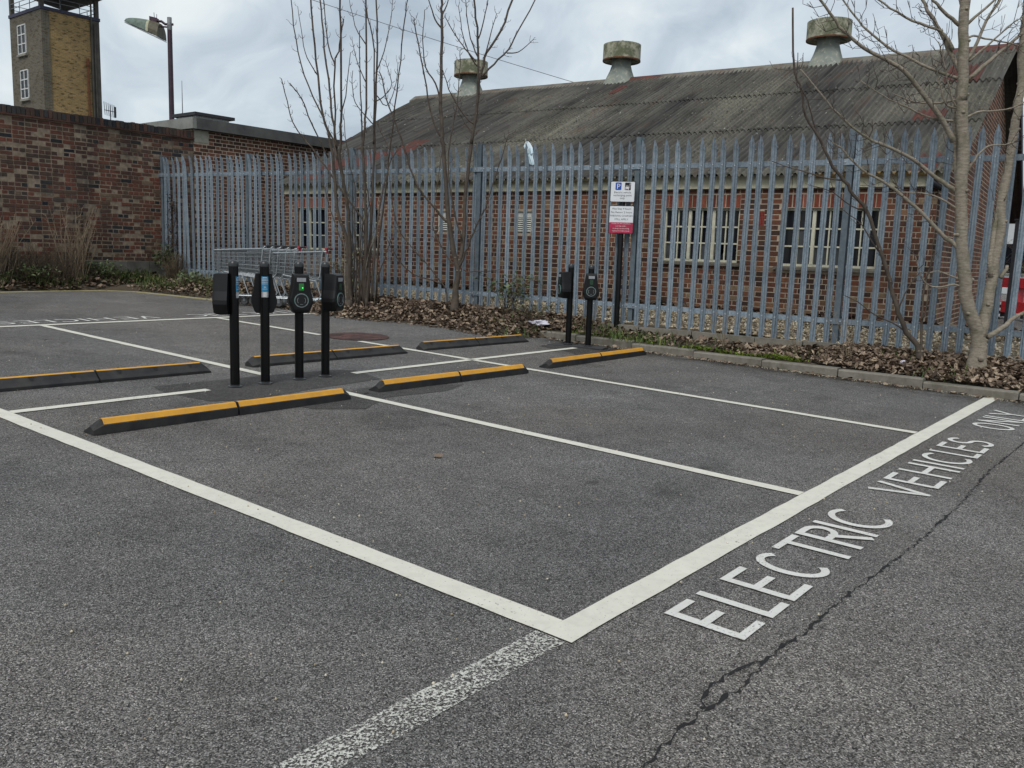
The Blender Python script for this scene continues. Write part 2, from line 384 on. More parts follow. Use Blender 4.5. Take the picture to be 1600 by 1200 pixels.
def rusty(t):
    p = ocoord(t); n = t.noise(p, 3.2, 5, .7); f = t.noise(p, 14, 4, .7)
    c = t.mix(t.ramp(n, [(.35, 0.0), (.65, 1.0)]), (.165, .195, .185), (.26, .27, .225))
    c = t.mix(t.ramp(f, [(.55, 0.0), (.66, .7)]), c, (.40, .39, .33))
    c = t.mix(t.ramp(t.noise(t.mapr(p, (1, 1, .5), (4, 2, 1)), 2.3, 5, .65), [(.54, 0.0), (.66, .9)]), c, (.16, .068, .03))
    return prin(t, c, .85, f, .4, .006, .1, .3)
mat('rusty_paint', rusty)
def mossy(t):
    p = ocoord(t); n = t.noise(p, 4.5, 5, .72)
    c = t.mix(t.ramp(n, [(.42, 0.0), (.58, 1.0)]), (.33, .32, .24), (.105, .115, .07))
    c = t.mix(t.ramp(t.noise(t.mapr(p, (1, 1, .4), (2, 0, 0)), 3.0, 4, .7), [(.60, 0.0), (.7, .8)]), c, (.20, .08, .035))
    return prin(t, c, .9, n, .4, .006)
mat('mossy_paint', mossy)
mat('rust', simple((.15, .058, .028), .9, 8, .4, 0, .2, .5, .006, (.07, .035, .025)))
mat('cream_paint', simple((.66, .62, .46), .7, 5, .15, 0, .3, .2, .003, (.46, .43, .31)))
mat('gutter_paint', simple((.36, .34, .24), .7, 5, .3, 0, .3, .3, .004, (.17, .14, .075)))
mat('orange_gutter', simple((.42, .25, .085), .7, 6, .3, 0, .3, .3, .004, (.40, .34, .2)))
mat('frame_paint', simple((.60, .59, .47), .65, 8, .2, 0, .3, .3, .003, (.42, .40, .31)))
mat('old_glass', simple((.008, .009, .013), .10, 3, .3, 0, .25, .03, .002))
mat('dusty_glass', simple((.06, .065, .068), .35, 3, .3, 0, .4, .03, .002))
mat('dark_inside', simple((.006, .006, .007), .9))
mat('louvre_white', simple((.60, .60, .55), .6, 20, .15))
mat('airbrick_red', simple((.28, .055, .045), .9, 20, .2))
mat('sill_stone', simple((.17, .155, .125), .9, 6, .4, 0, .2, .5, .005))
mat('bargeboard', simple((.016, .014, .03), .6))
mat('pipe_black', simple((.02, .021, .026), .5))
mat('felt_black', simple((.035, .036, .04), .8)); mat('white_trim', simple((.62, .63, .62), .6))
mat('fascia_grey', simple((.115, .115, .11), .85, 2.2, .3, 0, .25, .3, .005, (.06, .06, .06)))
mat('fascia_light', simple((.22, .225, .205), .85, 3, .2))
def towerbrick(c1, c2, cm):
    def fn(t):
        p = gcoord(t); g = t.n('ShaderNodeSeparateXYZ', {0: p})
        uv = t.n('ShaderNodeCombineXYZ', {0: t.math('ADD', g.outputs[0], g.outputs[1]), 1: g.outputs[2], 2: 0.0}).outputs[0]
        b = t.n('ShaderNodeTexBrick', {'Vector': uv, 'Color1': (*c1, 1), 'Color2': (*c2, 1), 'Mortar': (*cm, 1), 'Scale': 1.0, 'Mortar Size': .012, 'Bias': -.2, 'Brick Width': .26, 'Row Height': .10})
        dk = t.noise(t.mapr(p, (2.2, 2.2, 7.0)), 1.1, 4, .75)
        c = t.mix(t.ramp(dk, [(.53, 0.0), (.61, .85)]), b.outputs[0], (.055, .043, .024))
        c = t.mix(1.0, c, t.ramp(t.noise(p, .5, 4, .6), [(.3, .8), (.7, 1.15)]), 'MULTIPLY')
        return prin(t, c, .95, b.outputs[1], .3, .01, spec=.2)
    return fn
mat('tower_yellow', towerbrick((.315, .215, .095), (.235, .165, .078), (.20, .15, .085)))
mat('tower_grey', towerbrick((.115, .10, .075), (.085, .078, .064), (.15, .14, .115)))
mat('tower_dark', simple((.085, .08, .068), .9, 1.5, .3)); mat('slab_blue', simple((.045, .045, .075), .8, 2, .2))
mat('lamp_purple', simple((.045, .020, .034), .5, 8, .3)); mat('lamp_shell', simple((.145, .19, .165), .7, 9, .35, 0, .3, .2, .004, (.07, .095, .075)))
mat('lamp_cream', simple((.36, .36, .24), .6)); mat('lamp_brown', simple((.095, .085, .05), .6, 5, .4)); mat('lamp_glass', simple((.5, .52, .52), .25))
mat('cable_black', simple((.05, .05, .055), .6)); mat('cable_grey', simple((.13, .14, .15), .6)); mat('antenna_grey', simple((.16, .17, .18), .5))
mat('sign_white', simple((.66, .68, .71), .45, 4, .06)); mat('sign_blue', simple((.012, .085, .42), .45)); mat('sign_black', simple((.012, .012, .013), .45)); mat('sign_red', simple((.43, .022, .075), .45))
mat('ink', simple((.03, .03, .034), .6)); mat('ink_white', simple((.72, .70, .71), .6))
mat('bag_white', simple((.62, .70, .74), .4, 9, .15, 0, .4, .3, .01, (.42, .58, .66))); mat('paper', simple((.60, .58, .66), .7, 12, .2))
mat('paver_red', tinted([(0, (.052, .034, .032)), (1, (.115, .060, .052))], .9, 30, .3, obj=False))
mat('crack_dark', simple((.012, .012, .012), .95, 30, .3))
mat('moss', tinted([(0, (.075, .115, .016)), (1, (.20, .27, .035))], .9, 30, .3))
mat('drain_steel', simple((.05, .05, .052), .7, 10, .3))
mat('barrier_red', simple((.52, .035, .045), .45)); mat('pale_wall', simple((.48, .50, .51), .8, 1.0, .1)); mat('van_white', simple((.62, .64, .66), .4, 1, .08))
# ------------------------------------------------------------------ ground, road, markings
def st(name, mb, m, parent=None, **k):
    return mb.build(name, m, parent, kind='structure', **k)
ys = [-300, -150, -40, -20, -10, -5, 0, 5, 10, 15, 20, 22, 30, 60, 150, 300]; xs = [-300, -100, -40, -20, 0, 20, 40, 100, 300]
g = MB(); g.add([(x, y, gz(x, y)) for y in ys for x in xs],
    [(j * len(xs) + i, j * len(xs) + i + 1, (j + 1) * len(xs) + i + 1, (j + 1) * len(xs) + i) for j in range(len(ys) - 1) for i in range(len(xs) - 1)])
link('ground', g.mesh('ground', 'asphalt'), kind='structure')
def sheet(poly, dz):        # flat polygon following the slope
    mb = MB(); mb.add([(x, y, gz(x, y) + dz) for x, y in poly], [tuple(range(len(poly)))]); return mb
def strip(pts, w0, w1, dz, mb=None, jag=0.0):   # ribbon along pts from offset w0 to w1 (left of travel)
    mb = mb or MB(); n = len(pts); vs = []
    for i in range(n):
        a = Vector(pts[max(i - 1, 0)]); b = Vector(pts[min(i + 1, n - 1)]); d = (b - a).normalized(); nn = Vector((-d.y, d.x))
        for w in (w0, w1):
            q = Vector(pts[i]) + nn * (w + (rnd.uniform(-jag, jag) if jag else 0)); vs.append((q.x, q.y, gz(q.x, q.y) + dz))
    return mb.add(vs, [(2 * i, 2 * i + 2, 2 * i + 3, 2 * i + 1) for i in range(n - 1)])
def seg(a, b, step=.16):
    a, b = Vector(a), Vector(b); n = max(2, int((b - a).length / step)); return [tuple(a.lerp(b, i / n)) for i in range(n + 1)]
crack_pts = [(-3.0, -.70), (-.9, -.705), (-.58, -.69), (-.37, -.67), (-.2, -.67), (-.02, -.70), (.17, -.69), (.26, -.685), (.59, -.70), (1.01, -.70), (1.48, -.72), (2.05, -.74), (2.9, -.74), (4.0, -.70), (5.2, -.72), (6.4, -.70), (9, -.71)]
road = [(x, y) for x, y in crack_pts] + [(40, -.7), (40, -60), (-40, -60), (-40, -.7)]
st('road', sheet(road, .004), 'asphalt_road')
st('asphalt_patch', sheet([(1.30, 4.36), (1.22, 4.9), (1.28, 5.20), (2.2, 5.17), (3.14, 5.09), (3.30, 4.93), (3.16, 4.40), (2.3, 4.34), (1.62, 4.24)], .003), 'asphalt_patch')
st('asphalt_patch', sheet([(1.75, 3.63), (2.07, 3.40), (2.55, 3.66), (3.22, 3.58), (3.6, 3.72), (3.1, 4.05), (2.66, 4.12), (2.28, 4.0), (1.7, 3.95)], .003), 'asphalt_patch')
st('asphalt_patch', sheet([(6.2, 4.1), (7.5, 3.95), (7.55, 5.3), (6.75, 5.2), (6.6, 4.6)], .003), 'asphalt_patch')
mb = MB()
for k in range(60):
    y0_, y1_ = -4 + k * .16, -4 + (k + 1) * .16
    for j, (xa, xb, tn) in enumerate(((7.50, 7.625, 1.0), (7.36, 7.50, .7), (7.22, 7.36, .4), (7.1, 7.22, .15))):
        mb.add([(x, y, gz(x, y) + .003) for x, y in ((xa, y0_), (xb, y0_), (xb, y1_), (xa, y1_))], [(0, 1, 2, 3)], tn)
st('gutter_dirt', mb, 'gutter_dirt')
def jagline(pts, w, sub=5):
    out = []
    for a, b in zip(pts, pts[1:]):
        n = max(2, int(math.dist(a, b) / .022))
        for i in range(n):
            q = i / n; out.append((a[0] + (b[0] - a[0]) * q + rnd.uniform(-.012, .012), a[1] + (b[1] - a[1]) * q + rnd.uniform(-.011, .011)))
    mb = MB(); vs = []
    for i, (x, y) in enumerate(out):
        h = w * (.22 + rnd.random() ** 2.2 * 1.5) / 2; vs += [(x, y - h, gz(x, y) + .0065), (x, y + h, gz(x, y) + .0065)]
    mb.add(vs, [(2 * i, 2 * i + 2, 2 * i + 3, 2 * i + 1) for i in range(len(out) - 1)]); return mb
st('crack', jagline(crack_pts, .0135), 'crack_dark')
st('crack', jagline([(-.21, -.672), (-.13, -.64), (-.05, -.625), (.05, -.628), (.14, -.645), (.20, -.668), (.26, -.686)], .009), 'crack_dark')
# painted lines: 0.125 m outer lines, 0.08 m bay lines
PZ = .0065
def line(a, b, w0, w1, m='line_paint', name='bay_line'): return st(name, strip(seg(a, b), w0, w1, PZ, jag=.0035), m)
line((-.125, 0), (7.66, -.01), -.125, 0)                      # front line
line((0, 0), (0, 9.96), .0, .125)                            # left outer line
line((-6, 9.96), (6.95, 9.96), -.06, .06)                    # far line
line((2.40, 0), (2.40, 4.22), -.046, .046)
line((2.40, 5.14), (2.40, 9.90), -.046, .046)
line((4.93, 0), (4.93, 6.72), -.046, .046)
line((4.93, 7.50), (4.93, 9.90), -.046, .046)
line((0, 4.80), (1.56, 4.80), -.048, .048)
line((3.16, 4.80), (7.02, 4.80), -.048, .048)
line((-2.40, 5.0), (-2.40, 9.90), -.046, .046)
line((-5.0, 4.80), (-.125, 4.80), -.048, .048)
st('worn_line', strip(seg((-3.2, -.02), (-.135, -.035)), -.075, .055, PZ - .001, jag=.006), 'worn_paint')
yl = [(-9, 15.22), (-4, 15.22), (3.8, 15.25), (5.1, 15.38), (5.9, 15.30), (6.30, 14.9), (6.50, 14.0), (6.66, 13.0), (6.72, 12.2)]
st('yellow_line', strip(yl, .0, .05, PZ), 'yellow_paint'); st('yellow_line', strip(yl, -.11, -.06, PZ), 'yellow_paint')

# road lettering, built stroke by stroke
def arc(cx, cy, rx, ry, a0, a1, n=14): return [(cx + rx * math.cos(R(a0 + (a1 - a0) * i / n)), cy + ry * math.sin(R(a0 + (a1 - a0) * i / n))) for i in range(n + 1)]
GLY = {  # unit box 1 x 1, strokes as centre lines
 'E': [[(0, 0), (0, 1)], [(0, 1), (.92, 1)], [(0, .53), (.80, .53)], [(0, 0), (.95, 0)]],
 'L': [[(0, 0), (0, 1)], [(0, 0), (.95, 0)]], 'T': [[(0, 1), (1, 1)], [(.5, 0), (.5, 1)]], 'I': [[(0, 0), (0, 1)]],
 'H': [[(0, 0), (0, 1)], [(1, 0), (1, 1)], [(0, .52), (1, .52)]], 'V': [[(0, 1), (.5, 0)], [(1, 1), (.5, 0)]],
 'N': [[(0, 0), (0, 1)], [(0, 1), (1, 0)], [(1, 0), (1, 1)]], 'Y': [[(0, 1), (.5, .48)], [(1, 1), (.5, .48)], [(.5, .48), (.5, 0)]],
 'C': [arc(.56, .5, .56, .5, 52, 308, 22)], 'O': [arc(.5, .5, .5, .5, 0, 360, 26)],
 'R': [[(0, 0), (0, 1)], [(0, 1), (.5, 1)] + arc(.5, .76, .42, .24, 90, -90, 10) + [(0, .52)], [(.42, .52), (.95, 0)]],
 'S': [arc(.5, .745, .45, .255, 25, 270, 14) + arc(.5, .25, .48, .25, 90, -155, 14)]}
def letter(ch, x, y, w, h, sx, sy, flip):
    mb = MB()
    for k, stroke in enumerate(GLY[ch]):
        closed = ch == 'O'; P = [Vector((x + (w - sx) * a + sx / 2, y + (h - sy) * b + sy / 2)) for a, b in stroke]; n = len(P); vs = []
        for i in range(n):
            a = P[(i - 1) % (n - 1)] if closed and i == 0 else P[max(i - 1, 0)]; b = P[1] if closed and i == n - 1 else P[min(i + 1, n - 1)]
            d = (b - a).normalized(); nn = Vector((-d.y, d.x)); q = P[i].copy()
            if not closed and n == 2: q += d * (sx if abs(d.x) > abs(d.y) else sy) * (.5 if i else -.5)
            hw = math.hypot(nn.x * sx, nn.y * sy) / 2
            for s_ in (-1, 1):
                z = q + nn * hw * s_; X, Y = (z.x, z.y) if not flip else (7.02 - z.x, 9.95 - z.y)
                vs.append((X, Y, gz(X, Y) + PZ + .0006 * k))
        mb.add(vs, [(2 * i, 2 * i + 2, 2 * i + 3, 2 * i + 1) for i in range(n - 1)])
    return mb
TXT = [('E', .33, .20), ('L', .59, .18), ('E', .81, .22), ('C', 1.08, .24), ('T', 1.37, .26), ('R', 1.66, .23), ('I', 1.91, .045), ('C', 2.01, .30),
       ('V', 2.84, .25), ('E', 3.17, .24), ('H', 3.50, .28), ('I', 3.86, .045), ('C', 3.97, .30), ('L', 4.33, .0), ('E', 4.31, .0), ('S', 4.72, .0),
       ('O', 5.66, .0), ('N', 6.0, .0), ('L', 6.3, .0), ('Y', 6.5, .0)]
TXT = TXT[:13] + [('L', 4.31, .18), ('E', 4.53, .22), ('S', 4.79, .24), ('O', 5.68, .27), ('N', 6.02, .25), ('L', 6.33, .17), ('Y', 6.50, .28)]
for flip in (False, True):
    root = thing('road_lettering', 'white letters ELECTRIC VEHICLES ONLY painted beside the front bay line' if not flip else 'white lettering painted upside down beyond the far bay line', 'road lettering', (0, 0, 0))
    for ch, x, w in TXT:
        letter(ch, x, -.565, w, .325, .045, .036, flip).build('letter', 'letter_paint', root)

# brick paver circle
root = thing('paver_circle', 'round patch of small red brick pavers let into the asphalt', 'paving', (5.25, 7.13, gz(5.25, 7.13)))
def clip_disc(poly, rad, n=28):
    for i in range(n):
        a = 2 * math.pi * i / n; nx, ny = math.cos(a), math.sin(a); out = []
        for j in range(len(poly)):
            p, q = poly[j - 1], poly[j]; dp, dq = p[0] * nx + p[1] * ny - rad, q[0] * nx + q[1] * ny - rad
            if (dp <= 0) != (dq <= 0): t_ = dp / (dp - dq); out.append((p[0] + (q[0] - p[0]) * t_, p[1] + (q[1] - p[1]) * t_))
            if dq <= 0: out.append(q)
        poly = out
        if len(poly) < 3: return []
    return poly
disc = [(.43 * math.cos(2 * math.pi * i / 28), .43 * math.sin(2 * math.pi * i / 28)) for i in range(28)]
mb = MB(); mb.add([(x, y, .0035 + gz(5.25 + x, 7.13 + y) - gz(5.25, 7.13)) for x, y in disc], [tuple(range(28))]); mb.build('joint_bed', 'mound_soil', root)
for j in range(-5, 6):
    for i in range(-3, 4):
        x = i * .19 + (.095 if j % 2 else 0); y = j * .095
        P_ = clip_disc([(x - .090, y - .043), (x + .090, y - .043), (x + .090, y + .043), (x - .090, y + .043)], .425)
        if len(P_) < 3: continue
        n = len(P_); zt2 = .009 + rnd.uniform(-.0015, .002); mb = MB()
        mb.add([(a_, b_, z_ + .0215 * b_) for z_ in (-.02, zt2) for a_, b_ in P_], [tuple(range(n, 2 * n))] + [(i_, (i_ + 1) % n, n + (i_ + 1) % n, n + i_) for i_ in range(n)], rnd.random())
        mb.build('paver', 'paver_red', root)
# kerb of separate stones
kr = link('kerb', None, None, (7.66, 0, 0), kind='structure')
km = []
for k in range(3):
    mb = MB(); b = .014
    mb.prism([(.04, -.06), (.04, .10 - b), (.04 - b, .10), (-.09, .10), (-.09, -.06)], -.455, .455, .5); km.append(mb.mesh('kerbstone', 'kerb_concrete'))
y = -4.0
while y < 5.75:
    zc = gz(7.66, y); L = .915 if y < 4.9 else .915
    link('kerbstone', km[rnd.randrange(3)], kr, (rnd.uniform(-.012, .012) - .0, y + .457, zc + .005 + rnd.uniform(-.008, .008)), (rnd.uniform(-.01, .01), 0, R(90)+rnd.uniform(-.008, .008)))
    y += .922
# kerbs use x as the long axis after the quarter turn; front face looks to the car park
# ------------------------------------------------------------------ verge and gravel ground
def grid(us, vs_, fn, name, m):
    P = [fn(u, v) for v in vs_ for u in us]; n = len(us)
    mb = MB(); mb.add(P, [(j * n + i, j * n + i + 1, (j + 1) * n + i + 1, (j + 1) * n + i) for j in range(len(vs_) - 1) for i in range(n - 1)])
    return mb.build(name, m, smooth=True, kind='structure')
def fv(u, y):
    a, b = ve(y), fx(y); x = a + (b + .06 - a) * u; return (x, y, vz(x, y) - (.05 if u == 0 else 0))
grid([i / 14 for i in range(15)], [-8 + i * .2 for i in range(int(23.4 / .2))] + [15.4], fv, 'verge', 'mound_soil')
def fl(u, y):
    x = -30 + 38.5 * u; return (x, y, lz(x, y) - (.06 if y < 15.41 else 0))
grid([i / 120 for i in range(121)], [15.40, 15.44, 15.5, 15.65, 15.8, 16.0, 16.14], fl, 'verge', 'mound_soil')
def fg(u, y):
    b = fx(y) + .02; x = b + 3.2 * u; return (x, y, vz(x, y))
grid([i / 16 for i in range(17)], [-8 + i * .3 for i in range(80)], fg, 'gravel_ground', 'gravel_bed')
# ------------------------------------------------------------------ brickwork
CAMP = Vector((-2.51, -1.72, 1.34))
def cut(ivs, a, b):
    out = []
    for p, q in ivs:
        if b <= p or a >= q: out.append((p, q)); continue
        if a - p > .02: out.append((p, a))
        if q - b > .02: out.append((b, q))
    return out
def lay(u0, u1, z0, z1, ch, bond, holes=(), lim=None, jf=.010, bl=.215, bh=.102):
    res = []; k = 0; z = z0
    while z < z1 - .02:
        h = min(ch, z1 - z) - jf; zc = z + h / 2
        a, b = (u0, u1) if lim is None else lim(z + h)
        if b - a > .05:
            u = u0 - rnd.random() * .02 - (0 if k % 2 else (.056 if bond == 'english' else .17))
            j = 0; row = []
            while u < u1:
                if bond == 'english': L = bh if k % 2 else bl
                else: L = bh if (j % 2) else bl
                row.append((u, u + L)); u += L + jf; j += 1
            for p, q in row:
                p, q = max(p, a), min(q, b)
                if q - p < .03: continue
                iv = [(p, q)]
                for (ha, hb, hz0, hz1) in holes:
                    if hz0 - .01 < zc < hz1 + .01: iv = cut(iv, ha, hb)
                res += [(p2, q2, z, z + h) for p2, q2 in iv if q2 - p2 > .025]
        z += ch; k += 1
    return res
def brick_faces(w, h, d0, d1, mode, tn, mb, cu=0, cz=0):
    # front at depth d0 (towards the viewer), back at d1; corners slightly eased
    e = .004
    pts = [(-w / 2 + e, d0, -h / 2 + e), (w / 2 - e, d0, -h / 2 + e), (w / 2 - e, d0, h / 2 - e), (-w / 2 + e, d0, h / 2 - e),
           (-w / 2, d0 + .004, -h / 2), (w / 2, d0 + .004, -h / 2), (w / 2, d0 + .004, h / 2), (-w / 2, d0 + .004, h / 2),
           (-w / 2, d1, -h / 2), (w / 2, d1, -h / 2), (w / 2, d1, h / 2), (-w / 2, d1, h / 2)]
    mp = (lambda u, d, z: (d, u + cu, z + cz)) if mode == 'x' else (lambda u, d, z: (u + cu, d, z + cz))
    fs = [(0, 1, 2, 3)] + [(i, i + 4, (i + 1) % 4 + 4, (i + 1) % 4) for i in range(4)] + [(i + 4, i + 8, (i + 1) % 4 + 8, (i + 1) % 4 + 4) for i in range(4)]
    mb.add([mp(*q) for q in pts], fs, tn)
def brickwork(parent, bl, mode, m, tf, nind=300, rough=.004, off=0.0, name='brick', key=None):
    mw = parent.matrix_basis
    def ctr(b):
        u, z = (b[0] + b[1]) / 2, (b[2] + b[3]) / 2
        return mw @ Vector((off, u, z)) if mode == 'x' else mw @ Vector((u, off, z))
    order = sorted(range(len(bl)), key=lambda i: (key or (lambda b: (ctr(b) - CAMP).length))(bl[i]))
    ind = set(order[:nind]); cache = {}; mb = MB()
    for i, b in enumerate(bl):
        w, h = b[1] - b[0], b[3] - b[2]; u, z = (b[0] + b[1]) / 2, (b[2] + b[3]) / 2; tn = tf(u, z); pr = rnd.uniform(-rough, rough)
        if i in ind:
            k = (round(w, 2), round(h, 3), round(tn * 13) / 13)
            if k not in cache:
                q = MB(); brick_faces(w, h, 0, .03, mode, k[2], q); cache[k] = q.mesh(name, m)
            link(name, cache[k], parent, (off + pr, u, z) if mode == 'x' else (u, off + pr, z), (rnd.uniform(-.008, .008), 0, 0) if mode == 'x' else (0, rnd.uniform(-.008, .008), 0))
        else: brick_faces(w, h, off + pr, off + .03, mode, tn, mb, u, z)
    if mb.f: mb.build(name + 'work', m, parent, kind='stuff')
def panel(mb, u0, u1, z0, z1, d0, d1, mode, holes=(), lim=None):
    us = sorted({u0, u1, *[h[i] for h in holes for i in (0, 1)]}); zs = sorted({z0, z1, *[h[i] for h in holes for i in (2, 3)]})
    for a, b in zip(us, us[1:]):
        for c, d in zip(zs, zs[1:]):
            if any(h[0] <= a + 1e-6 and h[1] >= b - 1e-6 and h[2] <= c + 1e-6 and h[3] >= d - 1e-6 for h in holes): continue
            if mode == 'x': mb.span((d0, a, c), (d1, b, d))
            else: mb.span((a, d0, c), (b, d1, d))

# ------------------------------------------------------------------ old boundary wall on the left
wall = thing('brick_wall', 'tall weathered old brick wall in mixed red, buff and blue bricks with a dark brick coping', 'wall', (0, WALLY, 0))
X0, X1 = -7.0, 8.36
mb = MB(); panel(mb, X0, X1, .30, 3.60, .004, .30, 'y'); mb.build('mortar', 'old_mortar', wall)
def tf_old(u, z):
    r = rnd.random(); band = .12 * math.sin(u * 1.3 + z * 2.1)
    if rnd.random() < .10: return rnd.uniform(0, .12)
    if rnd.random() < .11: return rnd.uniform(.74, 1.0)
    return min(1, max(0, .22 + .45 * r + band))
br = lay(X0, X1, .92, 3.565, .0802, 'english', jf=.0145)
br = [b for b in br if rnd.random() > .004]
brickwork(wall, br, 'y', 'old_brick', tf_old, 300, .006, key=lambda b: abs((b[0] + b[1]) / 2 - 5.7) + .15 * abs((b[2] + b[3]) / 2 - 2.6))
mb = MB()
x = X0
while x < X1 - .1:
    w = rnd.uniform(.38, .5); w = min(w, X1 - x); mb.span((x + .004, -.035, .30), (x + w - .004, .1, .905 + rnd.uniform(-.012, .008))); x += w
mb.build('plinth', 'dark_concrete', wall)
x = X0; mb = MB()
while x < X1 - .02:
    w = min(.235, X1 - x); mb.span((x + .002, -.05 + rnd.uniform(-.004, .004), 3.572), (x + w - .002, .34, 3.604), rnd.uniform(.0, .35)); x += w
mb.build('creasing_course', 'new_brick', wall)
cm_ = [MB().span((-.036, -.03, 0), (.036, .335, .135 + .004 * k), [.02, .1, .16, .3][k]).mesh('coping_brick', 'old_brick') for k in range(4)]
x = X0 + .05; n = 0
while x < X1 - .03:
    if x > 3.0: link('coping_brick', cm_[rnd.randrange(4)], wall, (x, rnd.uniform(-.006, .006), 3.606 + rnd.uniform(-.004, .006)), (rnd.uniform(-.02, .02), rnd.uniform(-.03, .03), 0))
    x += .083
mb = MB(); x = X0 + .05
while x <= 3.0: mb.span((x - .036, -.03, 3.606), (x + .036, .3, 3.745), rnd.uniform(0, .3)); x += .083
mb.build('coping', 'old_brick', wall, kind='stuff')

# ------------------------------------------------------------------ flat roofed building behind the fence
bb = thing('flat_roofed_building', 'low red brick building with a flat roof and dark grey fascia behind the fence', 'building', (8.37, WALLY, 0))
mb = MB(); panel(mb, 0, 9, .2, 3.80, .002, 7.0, 'y'); mb.build('wall', 'new_mortar', bb)
br = lay(0, 9, .45, 3.80, .0802, 'flemish', holes=[(0.0, .36, 3.53, 3.82)])
brickwork(bb, br, 'y', 'new_brick', lambda u, z: rnd.random() * .9, 300, .0015, key=lambda b: -(b[2]) * .6 + (b[0]) * .55 if b[2] > 2.95 else 50 + b[0])
MB().span((.0, -.012, 3.53), (.36, .05, 3.797)).build('padstone', 'padstone', bb)
MB().span((0, -.14, 3.80), (9.2, -.06, 4.035)).build('fascia', 'fascia_grey', bb)
MB().span((-.10, -.14, 3.80), (-.003, 7.2, 4.037)).build('fascia', 'fascia_light', bb)
MB().span((0, -.055, 3.86), (9.2, 7.2, 4.02)).build('roof', 'felt_black', bb)
MB().span((.75, 1.1, 4.02), (1.62, 1.95, 4.27)).build('rooflight_kerb', 'white_trim', bb)
MB().span((.66, 1.0, 4.27), (1.72, 2.0, 4.34)).build('rooflight_lid', 'felt_black', bb)

# ------------------------------------------------------------------ shed with the corrugated roof
SANG = R(5.5); sh = thing('brick_shed', 'long red brick shed with a steep corrugated roof behind the palisade fence', 'building', (10.10, 1.24, 0), SANG)
SL, SW, RN = 12.4, 12.7, 6.5
EZ, RZ = 2.60, 5.47
TW, BW = .28, .47
wins = [(2.65, 3.87, 1.31, 2.12), (.68, 2.04, 1.29, 2.12), (11.2, 12.02, 1.28, 2.12), (9.82, 10.48, 1.31, 2.12)]
louv = [(8.10, 8.36, 1.69, 2.06), (6.31, 6.64, 1.69, 2.06), (4.28, 4.55, 1.71, 2.10)]
airb = (2.285, 2.42, 1.865, 2.07)
lint = [(w[0] - .0, w[1] + .0, 2.125, 2.315) for w in wins]
holes = [(a, b, c - .06, d) for a, b, c, d in wins] + louv + [airb]
mb = MB(); panel(mb, .0015, SL, .2, 2.50, .003, .24, 'x', holes); mb.build('wall', 'shed_mortar', sh)
br = lay(0.0, SL, .45, 2.395, .0752, 'flemish', holes=holes + lint)
def tf_shed(u, z):
    r = rnd.random()
    if z < 1.0 and rnd.random() < .25: return rnd.uniform(.85, 1)
    return .05 + r * .8 if rnd.random() > .06 else rnd.uniform(.9, 1)
brickwork(sh, br, 'x', 'shed_brick', tf_shed, 300, .002, key=lambda b: (0 if b[2] > .7 else 3) + b[0])
lm_ = {}
for a, b, c, d in lint:
    n = round((b - a) / .0755); w = (b - a) / n
    for i in range(n):
        k = (round(w, 4), rnd.randrange(5))
        if k not in lm_:
            q = MB(); brick_faces(w - .010, .185, 0, .04, 'x', k[1] / 4, q); lm_[k] = q.mesh('lintel_brick', 'lintel_brick')
        link('lintel_brick', lm_[k], sh, (rnd.uniform(-.003, .003), a + (i + .5) * w, (c + d) / 2))
mg = .35; mb = MB(); panel(mb, .245, SW, .1, EZ - .15, .0015, .22, 'y')
def lim(z):
    if z < EZ - .1: return (.08, SW)
    q = (z - EZ + .12) / (RZ - EZ); return (RN * q + .05, SW - (SW - RN) * q - .05)
prof = [(.01, EZ - .15), (RN, RZ - .12), (SW, EZ - .15)]
mb.add([(x, .0015, z) for x, z in prof] + [(x, .22, z) for x, z in prof], [(0, 1, 2), (5, 4, 3), (0, 3, 4, 1), (1, 4, 5, 2)])
mb.build('gable_wall', 'shed_mortar', sh)
br = lay(.08, SW, .3, RZ - .15, .0752, 'flemish', lim=lim)
brickwork(sh, br, 'y', 'shed_brick', tf_shed, 0, .0008, name='gable_brick')
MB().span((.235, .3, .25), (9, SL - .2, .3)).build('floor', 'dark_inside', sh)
MB().span((3.0, .3, .25), (3.1, SL - .2, 2.45)).build('inner_wall', 'dark_inside', sh)
